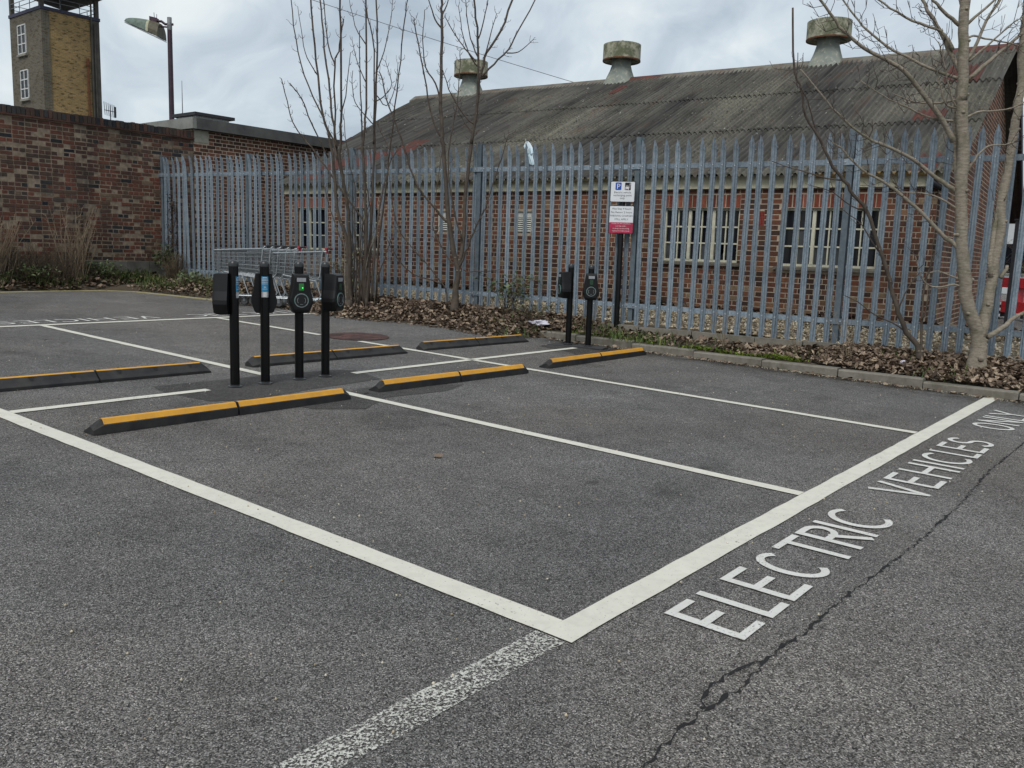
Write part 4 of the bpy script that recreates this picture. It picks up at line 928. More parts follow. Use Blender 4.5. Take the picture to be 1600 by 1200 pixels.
TREE_MID=((7.883, 7.787, 0.445),[
 ('t',0.0652,0.0209,[(7.87,7.77,0.44),(7.88,7.76,0.76),(7.89,7.74,1.03),(7.85,7.8,1.34),(7.8,7.86,1.76),(7.77,7.9,2.14),(7.73,7.94,2.83),(7.71,7.97,3.05),(7.7,7.98,3.37),(7.69,8.0,3.77),(7.69,8.01,4.57),(7.68,8.01,4.95),(7.68,8.01,5.15),(7.68,8.02,5.61)]),
 ('t',0.0469,0.0182,[(7.9,7.75,1.01),(7.95,7.73,1.32),(8.01,7.73,1.77),(8.03,7.74,2.15),(8.1,7.74,2.74),(8.14,7.74,3.09),(8.17,7.73,3.25),(8.23,7.71,3.67),(8.26,7.71,4.04),(8.31,7.68,4.25),(8.35,7.66,4.46),(8.51,7.51,4.79),(8.64,7.41,5.29),(8.73,7.34,5.68)]),
 ('b',0.0313,0.0156,[(8.01,7.62,3.02),(8.01,7.55,3.35),(7.98,7.49,3.73),(7.92,7.44,4.25),(7.85,7.43,4.71),(7.77,7.43,5.08),(7.72,7.42,5.43)]),
 ('b',0.0209,0.0104,[(8.1,7.52,4.05),(8.26,7.42,4.25),(8.45,7.29,4.49),(8.57,7.23,4.75),(8.83,7.09,5.28),(8.96,7.03,5.59)]),
 ('b',0.013,0.0063,[(8.35,7.24,4.41),(8.44,7.14,4.42),(8.52,7.06,4.48),(8.63,6.95,4.63)]),
 ('b',0.0156,0.0078,[(8.02,7.58,4.26),(7.98,7.69,4.38),(7.94,7.8,4.51),(7.89,7.96,4.73),(7.85,8.09,4.94)]),
 ('b',0.0182,0.0078,[(7.91,7.74,1.06),(7.84,7.89,1.21),(7.8,8.01,1.38),(7.77,8.13,1.61),(7.76,8.18,1.73),(7.84,8.22,2.17),(7.93,8.23,2.62),(7.99,8.24,2.9)]),
 ('b',0.0261,0.0104,[(7.81,7.88,1.76),(7.72,7.96,1.88),(7.65,8.02,1.99),(7.44,8.22,2.32),(7.31,8.32,2.73),(7.26,8.35,2.91),(7.14,8.43,3.29),(7.03,8.52,3.61),(6.97,8.55,3.9),(6.93,8.58,4.01)]),
 ('b',0.0209,0.0078,[(7.83,7.88,0.47),(7.8,7.89,0.65),(7.76,7.92,0.79),(7.6,8.08,1.07),(7.42,8.27,1.34),(7.28,8.41,1.59),(7.19,8.49,1.91),(7.09,8.53,2.56)]),
 ('b',0.0156,0.0078,[(7.78,7.94,0.79),(7.64,8.07,0.87),(7.46,8.23,0.93),(7.31,8.36,1.06),(7.17,8.45,1.28),(7.06,8.52,1.51)]),
 ('b',0.0261,0.0078,[(7.9,7.73,1.08),(7.93,7.63,1.29),(7.94,7.56,1.46),(7.97,7.43,1.76),(8.01,7.3,2.03),(8.03,7.17,2.4),(8.04,7.02,2.82),(8.06,6.91,3.13)]),
 ('b',0.0156,0.0063,[(7.96,7.68,1.05),(7.99,7.6,1.02),(8.08,7.43,1.04),(8.17,7.24,1.05),(8.28,7.03,1.11)]),
 ('b',0.0209,0.0104,[(7.73,7.99,3.1),(7.61,8.08,3.34),(7.5,8.14,3.85),(7.41,8.18,4.31),(7.32,8.23,4.72),(7.31,8.23,4.83)]),
 ('b',0.0209,0.0078,[(7.71,8.02,3.64),(7.66,8.1,3.92),(7.58,8.23,4.17),(7.56,8.29,4.59),(7.59,8.29,5.02)]),
 ('b',0.0182,0.0078,[(7.71,8.03,4.74),(7.62,8.09,4.86),(7.53,8.11,5.05),(7.45,8.13,5.25)]),
 ('b',0.0182,0.0078,[(7.69,8.0,4.94),(7.74,7.96,5.08),(7.78,7.94,5.25)]),
 ('b',0.0209,0.0078,[(7.93,7.71,1.52),(7.85,7.77,1.87),(7.75,7.82,2.36),(7.7,7.82,2.85),(7.71,7.76,3.23),(7.73,7.68,3.61),(7.72,7.64,4.08),(7.7,7.63,4.36)]),
 ('b',0.0182,0.0078,[(8.04,7.59,3.31),(7.92,7.71,3.45),(7.77,7.84,3.73),(7.68,7.91,3.99),(7.65,7.93,4.1)]),
 ('b',0.0156,0.0068,[(8.07,7.57,4.18),(8.0,7.71,4.38),(7.97,7.84,4.74),(7.97,7.93,5.11)]),
 ('b',0.0156,0.0068,[(8.14,7.49,4.38),(8.19,7.43,4.71),(8.23,7.37,4.98)]),
 ('b',0.0156,0.0068,[(8.04,7.56,4.6),(8.07,7.48,4.88),(8.08,7.43,5.16),(8.08,7.4,5.38)]),
 ('b',0.0156,0.0068,[(8.05,7.56,4.32),(7.97,7.66,4.6),(7.92,7.71,4.97),(7.91,7.73,5.16)]),
 ('b',0.0156,0.0068,[(8.03,7.6,3.17),(7.97,7.71,3.31),(7.91,7.82,3.5)])])
TREE_CLUMP=((7.358, 9.509, 0.456),[
 ('t',0.0553,0.0166,[(7.24,9.6,0.45),(7.23,9.61,0.59),(7.21,9.63,1.38),(7.12,9.75,1.9),(7.08,9.8,2.39),(7.06,9.82,2.8),(7.02,9.87,3.12),(6.96,9.95,3.47),(6.9,10.02,4.1),(6.86,10.07,4.78),(6.83,10.11,5.25),(6.81,10.13,5.64)]),
 ('t',0.0553,0.0166,[(7.27,9.59,0.45),(7.24,9.57,0.59),(7.08,9.43,1.57),(7.0,9.38,2.03),(6.86,9.36,2.52),(6.8,9.34,2.81),(6.75,9.26,3.2),(6.72,9.22,3.42),(6.56,9.04,4.46),(6.47,8.96,5.0),(6.42,8.91,5.34)]),
 ('t',0.0387,0.0166,[(7.18,9.74,2.56),(7.18,9.86,2.91),(7.2,9.94,3.19),(7.22,10.06,3.62),(7.26,10.18,4.1),(7.31,10.38,4.88),(7.35,10.51,5.43),(7.38,10.6,5.86)]),
 ('b',0.0277,0.0138,[(7.14,9.82,2.97),(7.08,9.79,3.23),(6.92,9.62,4.19),(6.92,9.53,4.42),(6.9,9.44,4.69),(6.89,9.38,4.88)]),
 ('b',0.0221,0.0111,[(7.13,9.86,4.26),(7.09,9.95,4.51),(7.08,10.02,4.8),(7.09,10.08,5.14),(7.09,10.14,5.52)]),
 ('t',0.0277,0.0111,[(7.11,9.76,2.76),(7.09,9.88,3.11),(7.0,10.14,3.62),(6.92,10.39,4.14),(6.89,10.56,4.71),(6.9,10.7,5.36),(6.91,10.79,5.77)]),
 ('b',0.0221,0.0111,[(7.03,9.9,2.81),(6.99,9.92,2.86),(6.72,10.02,3.43),(6.6,10.05,3.69),(6.44,10.14,3.91)]),
 ('t',0.0332,0.0111,[(7.39,9.47,0.52),(7.47,9.48,1.0),(7.54,9.53,1.59),(7.5,9.64,1.87),(7.35,9.94,2.29),(7.18,10.3,2.81),(7.1,10.45,3.02),(7.02,10.59,3.19),(6.95,10.74,3.42),(6.92,10.85,3.76),(6.89,10.96,4.13)]),
 ('t',0.0442,0.0166,[(7.41,9.48,0.46),(7.4,9.37,1.58),(7.35,9.36,2.28),(7.3,9.35,2.97),(7.3,9.32,3.27),(7.3,9.29,3.57),(7.25,9.24,4.62),(7.22,9.22,5.21),(7.2,9.21,5.59)]),
 ('t',0.0387,0.0166,[(7.49,9.41,0.48),(7.53,9.41,1.47),(7.6,9.42,2.9),(7.62,9.43,3.45),(7.65,9.43,4.31),(7.67,9.44,4.83),(7.66,9.48,5.36),(7.65,9.51,5.75)]),
 ('b',0.0277,0.0111,[(7.48,9.3,3.04),(7.42,9.24,3.36),(7.24,9.04,4.43),(7.09,9.03,4.9),(7.03,9.01,5.14)]),
 ('t',0.0277,0.0111,[(7.52,9.27,0.52),(7.41,9.08,1.43),(7.31,8.77,2.61),(7.28,8.7,2.89),(7.22,8.53,3.53),(7.15,8.36,4.2),(7.1,8.23,4.76),(7.08,8.14,5.03),(7.05,8.07,5.32)]),
 ('b',0.0277,0.0111,[(7.4,9.46,2.99),(7.34,9.44,3.31),(7.27,9.4,3.82),(7.16,9.3,4.75)]),
 ('b',0.0221,0.0083,[(7.27,9.65,1.2),(7.24,9.74,1.34),(7.19,10.08,2.05),(7.18,10.22,2.41)]),
 ('b',0.0221,0.0083,[(7.19,9.78,3.49),(7.21,9.69,3.79),(7.19,9.55,4.45)]),
 ('b',0.0166,0.0072,[(7.5,9.26,4.2),(7.6,9.21,4.51),(7.71,9.17,5.03),(7.75,9.18,5.33)]),
 ('b',0.0166,0.0072,[(7.41,9.41,4.0),(7.37,9.57,4.31),(7.36,9.71,4.7)]),
 ('b',0.0166,0.0072,[(7.42,9.43,4.6),(7.35,9.63,4.91),(7.35,9.77,5.33)]),
 ('b',0.0166,0.0072,[(6.94,10.07,4.11),(6.82,10.18,4.37),(6.76,10.22,4.66),(6.69,10.25,5.14)]),
 ('b',0.0221,0.0083,[(7.45,9.46,1.0),(7.37,9.53,1.31),(7.3,9.56,1.73),(7.29,9.51,2.26),(7.21,9.56,2.66),(7.14,9.6,3.12),(7.1,9.61,3.47)]),
 ('t',0.0332,0.0111,[(7.47,9.31,0.47),(7.49,9.29,1.0),(7.52,9.26,1.64),(7.55,9.23,1.96),(7.6,9.17,2.38),(7.68,9.08,2.8),(7.77,8.98,3.01)]),
 ('t',0.0332,0.0111,[(7.43,9.39,0.46),(7.49,9.43,1.0),(7.54,9.46,1.43),(7.6,9.48,1.85),(7.6,9.57,2.28),(7.57,9.68,2.6)]),
 ('t',0.0277,0.0111,[(7.41,9.44,0.46),(7.3,9.45,0.89),(7.23,9.43,1.21),(7.18,9.44,1.42)]),
 ('t',0.0277,0.0111,[(7.56,9.29,0.47),(7.62,9.29,0.9),(7.73,9.23,1.28),(7.81,9.19,1.55)]),
 ('b',0.0166,0.0072,[(7.56,9.32,3.82),(7.68,9.22,3.67),(7.79,9.15,3.94),(7.86,9.15,4.36)]),
 ('b',0.0166,0.0072,[(7.48,9.3,3.35),(7.41,9.44,3.5),(7.34,9.6,3.7),(7.34,9.68,4.01),(7.37,9.7,4.22)]),
 ('b',0.0166,0.0072,[(7.49,9.31,3.7),(7.56,9.15,3.8),(7.6,9.02,4.0),(7.48,9.04,4.32)]),
 ('b',0.0166,0.0072,[(7.67,9.12,2.95),(7.64,9.23,3.16),(7.6,9.38,3.42)])])
# ------------------------------------------------------------------ palisade fence
FA = (8.65, 1.94)
fence = thing('palisade_fence', 'tall galvanised steel palisade fence with pointed pales along the leafy verge', 'fence', (FA[0], FA[1], .34), FANG)
FZ0 = .34
posts_s = [-5.70, -2.85, 0.0, 2.90, 5.70, 8.53, 11.36, 14.12]
def fb(s): y = 1.94 + s * math.cos(FANG); return fence_base(y) - FZ0
def ftop(s): y = 1.94 + s * math.cos(FANG); return 2.955 + .011 * max(0, y - 3) - FZ0
PH = 2.62
sec = [(-.038, .008), (-.034, -.001), (-.019, -.003), (-.009, -.026), (.009, -.026), (.019, -.003), (.034, -.001), (.038, .008), (.029, .011), (.008, -.017), (-.008, -.017), (-.029, .011)]
pale_m = []
for k in range(4):
    mb = MB(); n = len(sec); lv = [(0, 1, 0), (.4, 1, 0), (PH - .32, 1, 0), (PH - .17, 1, -.010), (PH - .10, .92, -.020), (PH - .04, .42, -.032), (PH, .06, -.042)]
    vs = [(d * (1 if w > .5 else .7) + o + (.012 if 0 else 0), u * w, z) for z, w, o in lv for u, d in sec]
    mb.add(vs, [(j * n + i, j * n + (i + 1) % n, (j + 1) * n + (i + 1) % n, (j + 1) * n + i) for j in range(len(lv) - 1) for i in range(n)] + [tuple(range((len(lv) - 1) * n, len(lv) * n))])
    for z in (.29, PH - .36): mb.lathe([(.011, 0), (.011, .008), (.004, .012), (.0005, .0125)], 6, (0, 0, 0), mi=1); q = mb.v[-24:]; mb.v[-24:] = [(-.018 - z_, y_, z + x_) for x_, y_, z_ in q]
    pale_m.append(mb.mesh('pale', ['galvanised', 'bolt_steel']))
for (a, b) in zip(posts_s, posts_s[1:]):
    for i in range(17):
        s = a + (b - a) * (i + .62) / 17.25
        if s < -3.2: continue
        link('pale', pale_m[rnd.randrange(4)], fence, (rnd.uniform(-.003, .003), s + rnd.uniform(-.006, .006), fb(s) + rnd.uniform(-.012, .012) + (ftop(s) - fb(s) - PH)),
             (rnd.gauss(0, .004) + (rnd.uniform(-.011, .011) if rnd.random() < .12 else 0), rnd.gauss(-.002, .008), rnd.uniform(-.09, .09)))
for a, b in zip(posts_s, posts_s[1:]):
    if b < -3: continue
    for h in (.29, None):
        za = fb(a) + .29 + (ftop(a) - fb(a) - PH) if h else ftop(a) - .36; zb2 = fb(b) + .29 + (ftop(b) - fb(b) - PH) if h else ftop(b) - .36
        mb = MB(); A, B = Vector((.035, a + .06, za)), Vector((.035, b - .06, zb2)); L = B - A
        mb.add([A + Vector((x, 0, z)) for x, z in ((-.022, -.034), (-.022, .034), (-.016, .034), (-.016, -.028), (.03, -.028), (.03, -.034))] + [B + Vector((x, 0, z)) for x, z in ((-.022, -.034), (-.022, .034), (-.016, .034), (-.016, -.028), (.03, -.028), (.03, -.034))],
            [(i, (i + 1) % 6, 6 + (i + 1) % 6, 6 + i) for i in range(6)])
        mb.build('rail', 'galvanised', fence)
for s in posts_s[1:]:
    zt_ = ftop(s) + (.05 if s < 10 else .03); z0 = fb(s) - .2
    mb = MB(); mb.span((.004, s - .038, z0), (.012, s + .038, zt_)); mb.span((.012, s - .006, z0), (.092, s + .006, zt_ - .002)); mb.span((.092, s - .038, z0), (.100, s + .038, zt_))
    mb.build('post', 'post_steel', fence)
    for z in (fb(s) + .29 + (ftop(s) - fb(s) - PH), ftop(s) - .36):
        f = MB(); f.span((-.012, s - .088, z - .036), (-.003, s + .088, z + .036)); o = f.build('fishplate', 'galvanised', fence)
        for dy in (-.055, .055):
            q = MB(); q.lathe([(.013, 0), (.013, .008), (.0005, .01)], 6); q.v = [(-.013 - z_, s + dy + y_, z + x_) for x_, y_, z_ in q.v]; q.build('bolt', 'bolt_steel', o)
# low concrete plinth in front of part of the fence
pl = thing('concrete_plinth', 'low broken concrete edging along the foot of the palisade fence', 'edging', (FA[0], FA[1], FZ0), FANG)
s = -4.0
while s < 3.0:
    w = rnd.uniform(.5, .9); z = fb(s + w / 2) + (ftop(s) - fb(s) - PH)
    MB().box((-.075 + rnd.uniform(-.008, .008), s + w / 2, z - .075), (.10, w - .012, .16), rot=Matrix.Rotation(rnd.uniform(-.012, .012), 3, 'X')).build('edging_block', 'kerb_concrete', pl); s += w

# ------------------------------------------------------------------ parking sign
def text_mesh(txt, size, m, name, parent, loc, rot=None, align='CENTER', ex=.0004):
    c = bpy.data.curves.new('lettering', 'FONT'); c.body = txt; c.size = size; c.align_x = align; c.extrude = ex; c.resolution_u = 3; c.space_character = 1.02
    o = bpy.data.objects.new('lettering_source', c); COL.objects.link(o)
    dg = bpy.context.evaluated_depsgraph_get(); me = bpy.data.meshes.new_from_object(o.evaluated_get(dg)); bpy.data.objects.remove(o)
    me.materials.clear(); me.materials.append(MATS[m]); me.name = name
    return link(name, me, parent, loc, rot)
sg = thing('parking_sign', 'black pole carrying two white parking notices, the lower one with a red panel', 'sign', (8.30, 4.97, .30), R(0))
mb = MB(); mb.lathe([(.038, 0), (.038, 2.08), (.03, 2.10), (.001, 2.105)], 14); mb.build('pole', 'black_paint', sg, True)
SR = math.atan2(.62, -.78) + 0  # plate frame
yaw = R(-67)   # plate faces the car park, towards -x and a little -y
def plate(zc, h, w=.345):
    o = link('sign_plate', None, sg, (-.045, -.018, zc), (R(90), 0, yaw)); return o
M_plate = Matrix.Rotation(yaw, 3, 'Z') @ Matrix.Rotation(R(90), 3, 'X')
def rrect(w, h, r, z, n=5):
    P = []
    for cx_, cy_, a0 in ((w / 2 - r, h / 2 - r, 0), (-w / 2 + r, h / 2 - r, 90), (-w / 2 + r, -h / 2 + r, 180), (w / 2 - r, -h / 2 + r, 270)):
        P += [(cx_ + r * math.cos(R(a0 + 90 * i / n)), cy_ + r * math.sin(R(a0 + 90 * i / n)), z) for i in range(n + 1)]
    return P
def slab(w, h, r, z0, z1, mb=None, c=(0, 0)):
    mb = mb or MB(); a = [(x + c[0], y + c[1], z) for x, y, z in rrect(w, h, r, z0)]; b = [(x + c[0], y + c[1], z) for x, y, z in rrect(w, h, r, z1)]; n = len(a)
    return mb.add(a + b, [tuple(range(n - 1, -1, -1)), tuple(range(n, 2 * n))] + [(i, (i + 1) % n, n + (i + 1) % n, n + i) for i in range(n)])
def signplate(zc, h):
    o = slab(.355, h, .014, 0, .004).build('sign_plate', 'sign_black', sg, loc=(-.045, -.020, zc), rot=(R(90), 0, yaw))
    slab(.338, h - .017, .01, .004, .0055).build('plate_face', 'sign_white', o); return o
p1 = signplate(1.955, .292); p2 = signplate(1.565, .395)
slab(.085, .105, .012, .0055, .0065, c=(-.062, .075)).build('parking_symbol', 'sign_blue', p1); text_mesh('P', .105, 'ink_white', 'lettering', p1, (-.062, .038, .0075))
cs = slab(.085, .105, .010, .0055, .0065, c=(.072, .075)); cs.build('charging_symbol', 'sign_black', p1)
mb = MB(); slab(.050, .026, .004, .0066, .0072, mb, (.062, .052)); slab(.036, .022, .005, .0066, .0070, mb, (.062, .074)); slab(.012, .014, .003, .0066, .0072, mb, (.045, .034)); slab(.012, .014, .003, .0066, .0072, mb, (.079, .034)); slab(.006, .05, .002, .0066, .0072, mb, (.100, .072)); slab(.014, .014, .006, .0066, .0072, mb, (.102, .108)); mb.build('car_pictogram', 'ink_white', p1)
mb = MB(); slab(.026, .010, .002, .0074, .0078, mb, (.062, .076)); mb.build('car_window', 'sign_black', p1)
for i, tx in enumerate(('Electric vehicle', 'recharging point', 'only')): text_mesh(tx, .039, 'ink', 'lettering', p1, (0, -.022 - i * .040, .006))
slab(.338, .150, .008, .0057, .0066, c=(0, -.1135)).build('red_panel', 'sign_red', p2)
for i, (tx, z) in enumerate((('Max Stay 4 hours', .038), ('No Return 2 hours', .038), ('PARKING CHARGES', .036), ('STILL APPLY', .036))): text_mesh(tx, z, 'ink', 'lettering', p2, (0, .140 - i * .049, .006))
for i, tx in enumerate(('Penalty for non-compliance', 'with this order:', 'A charge not exceeding', 'Operations Enforcement')): text_mesh(tx, .024, 'ink_white', 'lettering', p2, (0, -.063 - i * .034, .007))

# ------------------------------------------------------------------ wheel stops
SP = [(0, 0), (0, .062), (.010, .068), (.030, .101), (.052, .104), (.072, .095), (.112, .055), (.150, .026), (.150, 0)]
def stop_piece(x0, x1, flip):
    mb = MB(); ys_ = [(1 if not flip else -1) * (y - .075) for y, z in SP]; n = len(SP)
    tap = [(x0, .55), (x0 + .05, .9), (x0 + .07, 1), (x1, 1)] if x0 < .1 else [(x0, 1), (x1 - .07, 1), (x1 - .05, .9), (x1, .55)]
    vs = [(x, (y * (1 if q > .6 else .92)), .93 * z * (q if q > .6 else .5)) for x, q in tap for y, (_, z) in zip(ys_, SP)]
    fs = [(j * n + i, j * n + (i + 1) % n, (j + 1) * n + (i + 1) % n, (j + 1) * n + i) for j in range(len(tap) - 1) for i in range(n)] + [tuple(range(n - 1, -1, -1)), tuple(range((len(tap) - 1) * n, len(tap) * n))]
    mb.add(vs, fs); return mb
def wheel_stop(x, y, flip, rz, label, L=2.1):
    r_ = thing('wheel_stop', label, 'wheel stop', (x, y, gz(x, y) + .002), rz, 'rubber wheel stops at the bay ends')
    sgn = -1 if flip else 1
    for a, b in ((0, L / 2 - .008), (L / 2 + .008, L)):
        o = stop_piece(a, b, flip).build('stop_section', 'rubber', r_)
        q = MB(); A, B = (a + .07 if a < .1 else a + .004), (b - .07 if a > .1 else b - .004); e = .0022
        P = [(.010 - e, .068), (.030 - e, .101 + e), (.052, .104 + e), (.068, .0968 + e), (.0685, .0962), (.052, .1035), (.031, .1005), (.012, .0695)]
        q.prism([(sgn * (yy - .075), .93 * zz_) for yy, zz_ in P], A, B); q.build('yellow_strip', 'stop_yellow', o)
        q = MB()
        for t_ in (.18, .5, .82):
            xx = a + (b - a) * t_; q.add([(xx - .022, sgn * .006, .0935), (xx + .022, sgn * .006, .0935), (xx + .010, sgn * .030, .065), (xx - .004, sgn * .034, .0605)], [(0, 1, 2, 3)])
            q.v = q.v
        q.v = [(a_, b_, .93 * c_ + .002) for a_, b_, c_ in q.v]
        q.build('bolt_recess', 'socket_black', o)
    return r_
wheel_stop(.10, 3.86, False, R(-.6), 'yellow topped wheel stop nearest the camera, inside the left white outer line', 2.14)
wheel_stop(2.65, 3.94, False, R(-2.0), 'yellow topped wheel stop in the middle front bay just right of the charging posts', 2.06)
wheel_stop(5.17, 3.94, False, R(.2), 'yellow topped wheel stop in front of the two charging posts by the kerb', 2.14)
wheel_stop(-.02, 5.70, True, R(-1.6), 'wheel stop seen from its black back at the left edge, left of the four posts', 2.1)
wheel_stop(2.58, 5.70, True, R(-1.3), 'wheel stop seen from its black back directly behind the four charging posts', 2.1)
wheel_stop(5.02, 5.72, True, R(-2.5), 'wheel stop seen from its black back beside the leaf pile, farthest to the right', 1.98)

# ------------------------------------------------------------------ charging posts
OUT = [(-.068, .350), (-.090, .20), (-.108, .125), (-.110, .09), (-.080, .012), (-.068, .0)]
def outline(sc, z): 
    P = []
    half = OUT
    pts = [(-.060, .352)] + half + [(.068, .0), (.080, .012), (.110, .09), (.108, .125), (.090, .20), (.068, .350), (.060, .352)]
    pts = pts[::-1]
    return [(x * sc, .172 + (y_ - .172) * sc, z) for x, y_ in pts]
def charger_unit(parent, d, zc, lit=False):
    ang = math.atan2(d[1], d[0]); # local +x is the facing direction
    mb = MB(); rings = [(1.0, .0), (1.0, .085), (.985, .105), (.93, .122), (.80, .128)]
    n = 14; vs = []
    for sc, dp in rings:
        P = outline(sc, dp); n = len(P); vs += [(.030 + dp, x, y_) for x, y_, dp in P]
    mb.add(vs, [(j * n + i, j * n + (i + 1) % n, (j + 1) * n + (i + 1) % n, (j + 1) * n + i) for j in range(len(rings) - 1) for i in range(n)] + [tuple(range((len(rings) - 1) * n, len(rings) * n)), tuple(range(n - 1, -1, -1))])
    o = mb.build('charger_unit', 'black_plastic', parent, False, (0, 0, zc), (0, 0, ang))
    F = .030 + .128
    def ring(r0, r1, x0, x1, m, nm, a0=0, a1=360, n=32, zc_=.115):
        q = MB(); vs = []
        for i in range(n + 1):
            a = R(a0 + (a1 - a0) * i / n); c, s_ = math.cos(a), math.sin(a)
            vs += [(x0, r0 * c, zc_ + r0 * s_), (x1, r0 * c, zc_ + r0 * s_), (x1, r1 * c, zc_ + r1 * s_), (x0, r1 * c, zc_ + r1 * s_)]
        q.add(vs, [(4 * i + j, 4 * i + (j + 1) % 4, 4 * i + 4 + (j + 1) % 4, 4 * i + 4 + j) for i in range(n) for j in range(4)])
        if a1 - a0 < 360: q.add(vs[:4], [(0, 1, 2, 3)]); q.add(vs[-4:], [(3, 2, 1, 0)])
        return q.build(nm, m, o)
    q = MB(); q.lathe([(.0005, 0), (.058, 0)], 28); q.v = [(F + .002, x_, .115 + y_) for x_, y_, z_ in q.v]; q.f = [f_[::-1] for f_ in q.f]; q.build('socket', 'socket_black', o)
    ring(.056, .062, F - .002, F + .006, 'ring_grey', 'socket_ring'); ring(.0625, .0645, F - .002, F + .003, 'ring_green', 'light_ring')
    ring(.034, .038, F + .002, F + .005, 'ring_grey', 'socket_mark', -40, 40, 10); ring(.034, .038, F + .002, F + .005, 'ring_grey', 'socket_mark', 140, 220, 10); ring(.034, .038, F + .002, F + .005, 'ring_grey', 'socket_mark', 250, 290, 6)
    MB().span((F - .004, -.022, .205), (F + .0025, .022, .268)).build('screen', 'screen_green' if lit else 'screen_off', o)
    if lit: q = MB(); q.lathe([(.0005, .002), (.005, .001), (.0055, 0)], 10); q.v = [(F + .0028 + z_, .010 + x_, .228 + y_) for x_, y_, z_ in q.v]; q.build('status_light', 'led_green', o)
    MB().span((F - .004, -.040, .283), (F + .0022, .040, .318)).build('rating_label', 'label_grey', o)
    return o
def charging_post(x, y, d, label, sticker=True, zo=0.0, lit=False):
    r_ = thing('charging_post', label, 'charging post', (x, y, gz(x, y) + .004 + zo), rnd.uniform(-.1, .1), 'electric vehicle charging posts')
    rz = r_.rotation_euler.z; dl = (d[0] * math.cos(-rz) - d[1] * math.sin(-rz), d[0] * math.sin(-rz) + d[1] * math.cos(-rz))
    mb = MB(); mb.lathe([(.040, .012), (.040, 1.045)], 28); mb.build('post', 'black_paint', r_, True)
    mb = MB(); mb.lathe([(.0415, 1.040), (.0415, 1.058), (.038, 1.075), (.026, 1.089), (.010, 1.0945), (.0005, 1.095)], 28); mb.build('post_cap', 'cap_grey', r_, True)
    mb = MB(); mb.lathe([(.062, 0), (.062, .008), (.044, .014), (.044, .020), (.040, .021)], 24); mb.build('base_flange', 'cap_grey', r_)
    charger_unit(r_, dl, .628, lit)
    if sticker:
        a0 = math.atan2(-dl[1], -dl[0])
        def wrap(z0, z1, hw, r, m, nm, par):
            q = MB(); n = 8; vs = []
            for i in range(n + 1):
                a = a0 - hw + 2 * hw * i / n
                for rr, z in ((.0396, z0), (r, z0), (r, z1), (.0396, z1)): vs.append((rr * math.cos(a), rr * math.sin(a), z))
            q.add(vs, [(4 * i + j, 4 * i + 4 + j, 4 * i + 4 + (j + 1) % 4, 4 * i + (j + 1) % 4) for i in range(n) for j in range(4)] + [(0, 1, 2, 3), (4 * n + 3, 4 * n + 2, 4 * n + 1, 4 * n)])
            return q.build(nm, m, par)
        o = wrap(.825, .955, .82, .0405, 'sticker_blue', 'sticker', r_)
        for z, h, w in ((.945, .006, .5), (.932, .004, .72), (.920, .004, .72), (.905, .004, .72), (.890, .003, .72), (.862, .006, .25), (.845, .003, .6)): wrap(z - h / 2, z + h / 2, w, .0409, 'sticker_white', 'printed_line', o)
        wrap(.772, .823, .80, .0405, 'label_grey', 'lower_sticker', r_); wrap(.776, .818, .40, .0408, 'sticker_white', 'pale_patch', r_)
    return r_
charging_post(1.82, 4.80, (-.64, .77), 'charging post with its unit turned left, leftmost of the four posts on the dark patch')
charging_post(2.125, 4.79, (.50, .87), 'charging post seen from behind with a blue sticker facing the camera, second from left')
charging_post(2.505, 4.80, (-.50, -.87), 'charging post whose round socket and lit green screen face the camera among the four posts', True, 0.0, True)
charging_post(2.815, 4.805, (.36, -.93), 'charging post with its unit turned right, rightmost of the four posts on the dark patch')
pd = thing('base_plate', 'dark steel base plate on the asphalt under the two charging posts by the kerb', 'base plate', (7.18, 4.87, gz(7.18, 4.87)), R(-74))
MB().box((0, 0, .008), (.78, .26, .016)).build('plate', 'drain_steel', pd)
charging_post(7.165, 5.02, (-.82, .57), 'charging post with its unit turned left, left one of the pair by the kerb', False, .014)
charging_post(7.225, 4.735, (-.80, -.60), 'charging post whose socket faces the camera, right one of the pair by the kerb', False, .014)

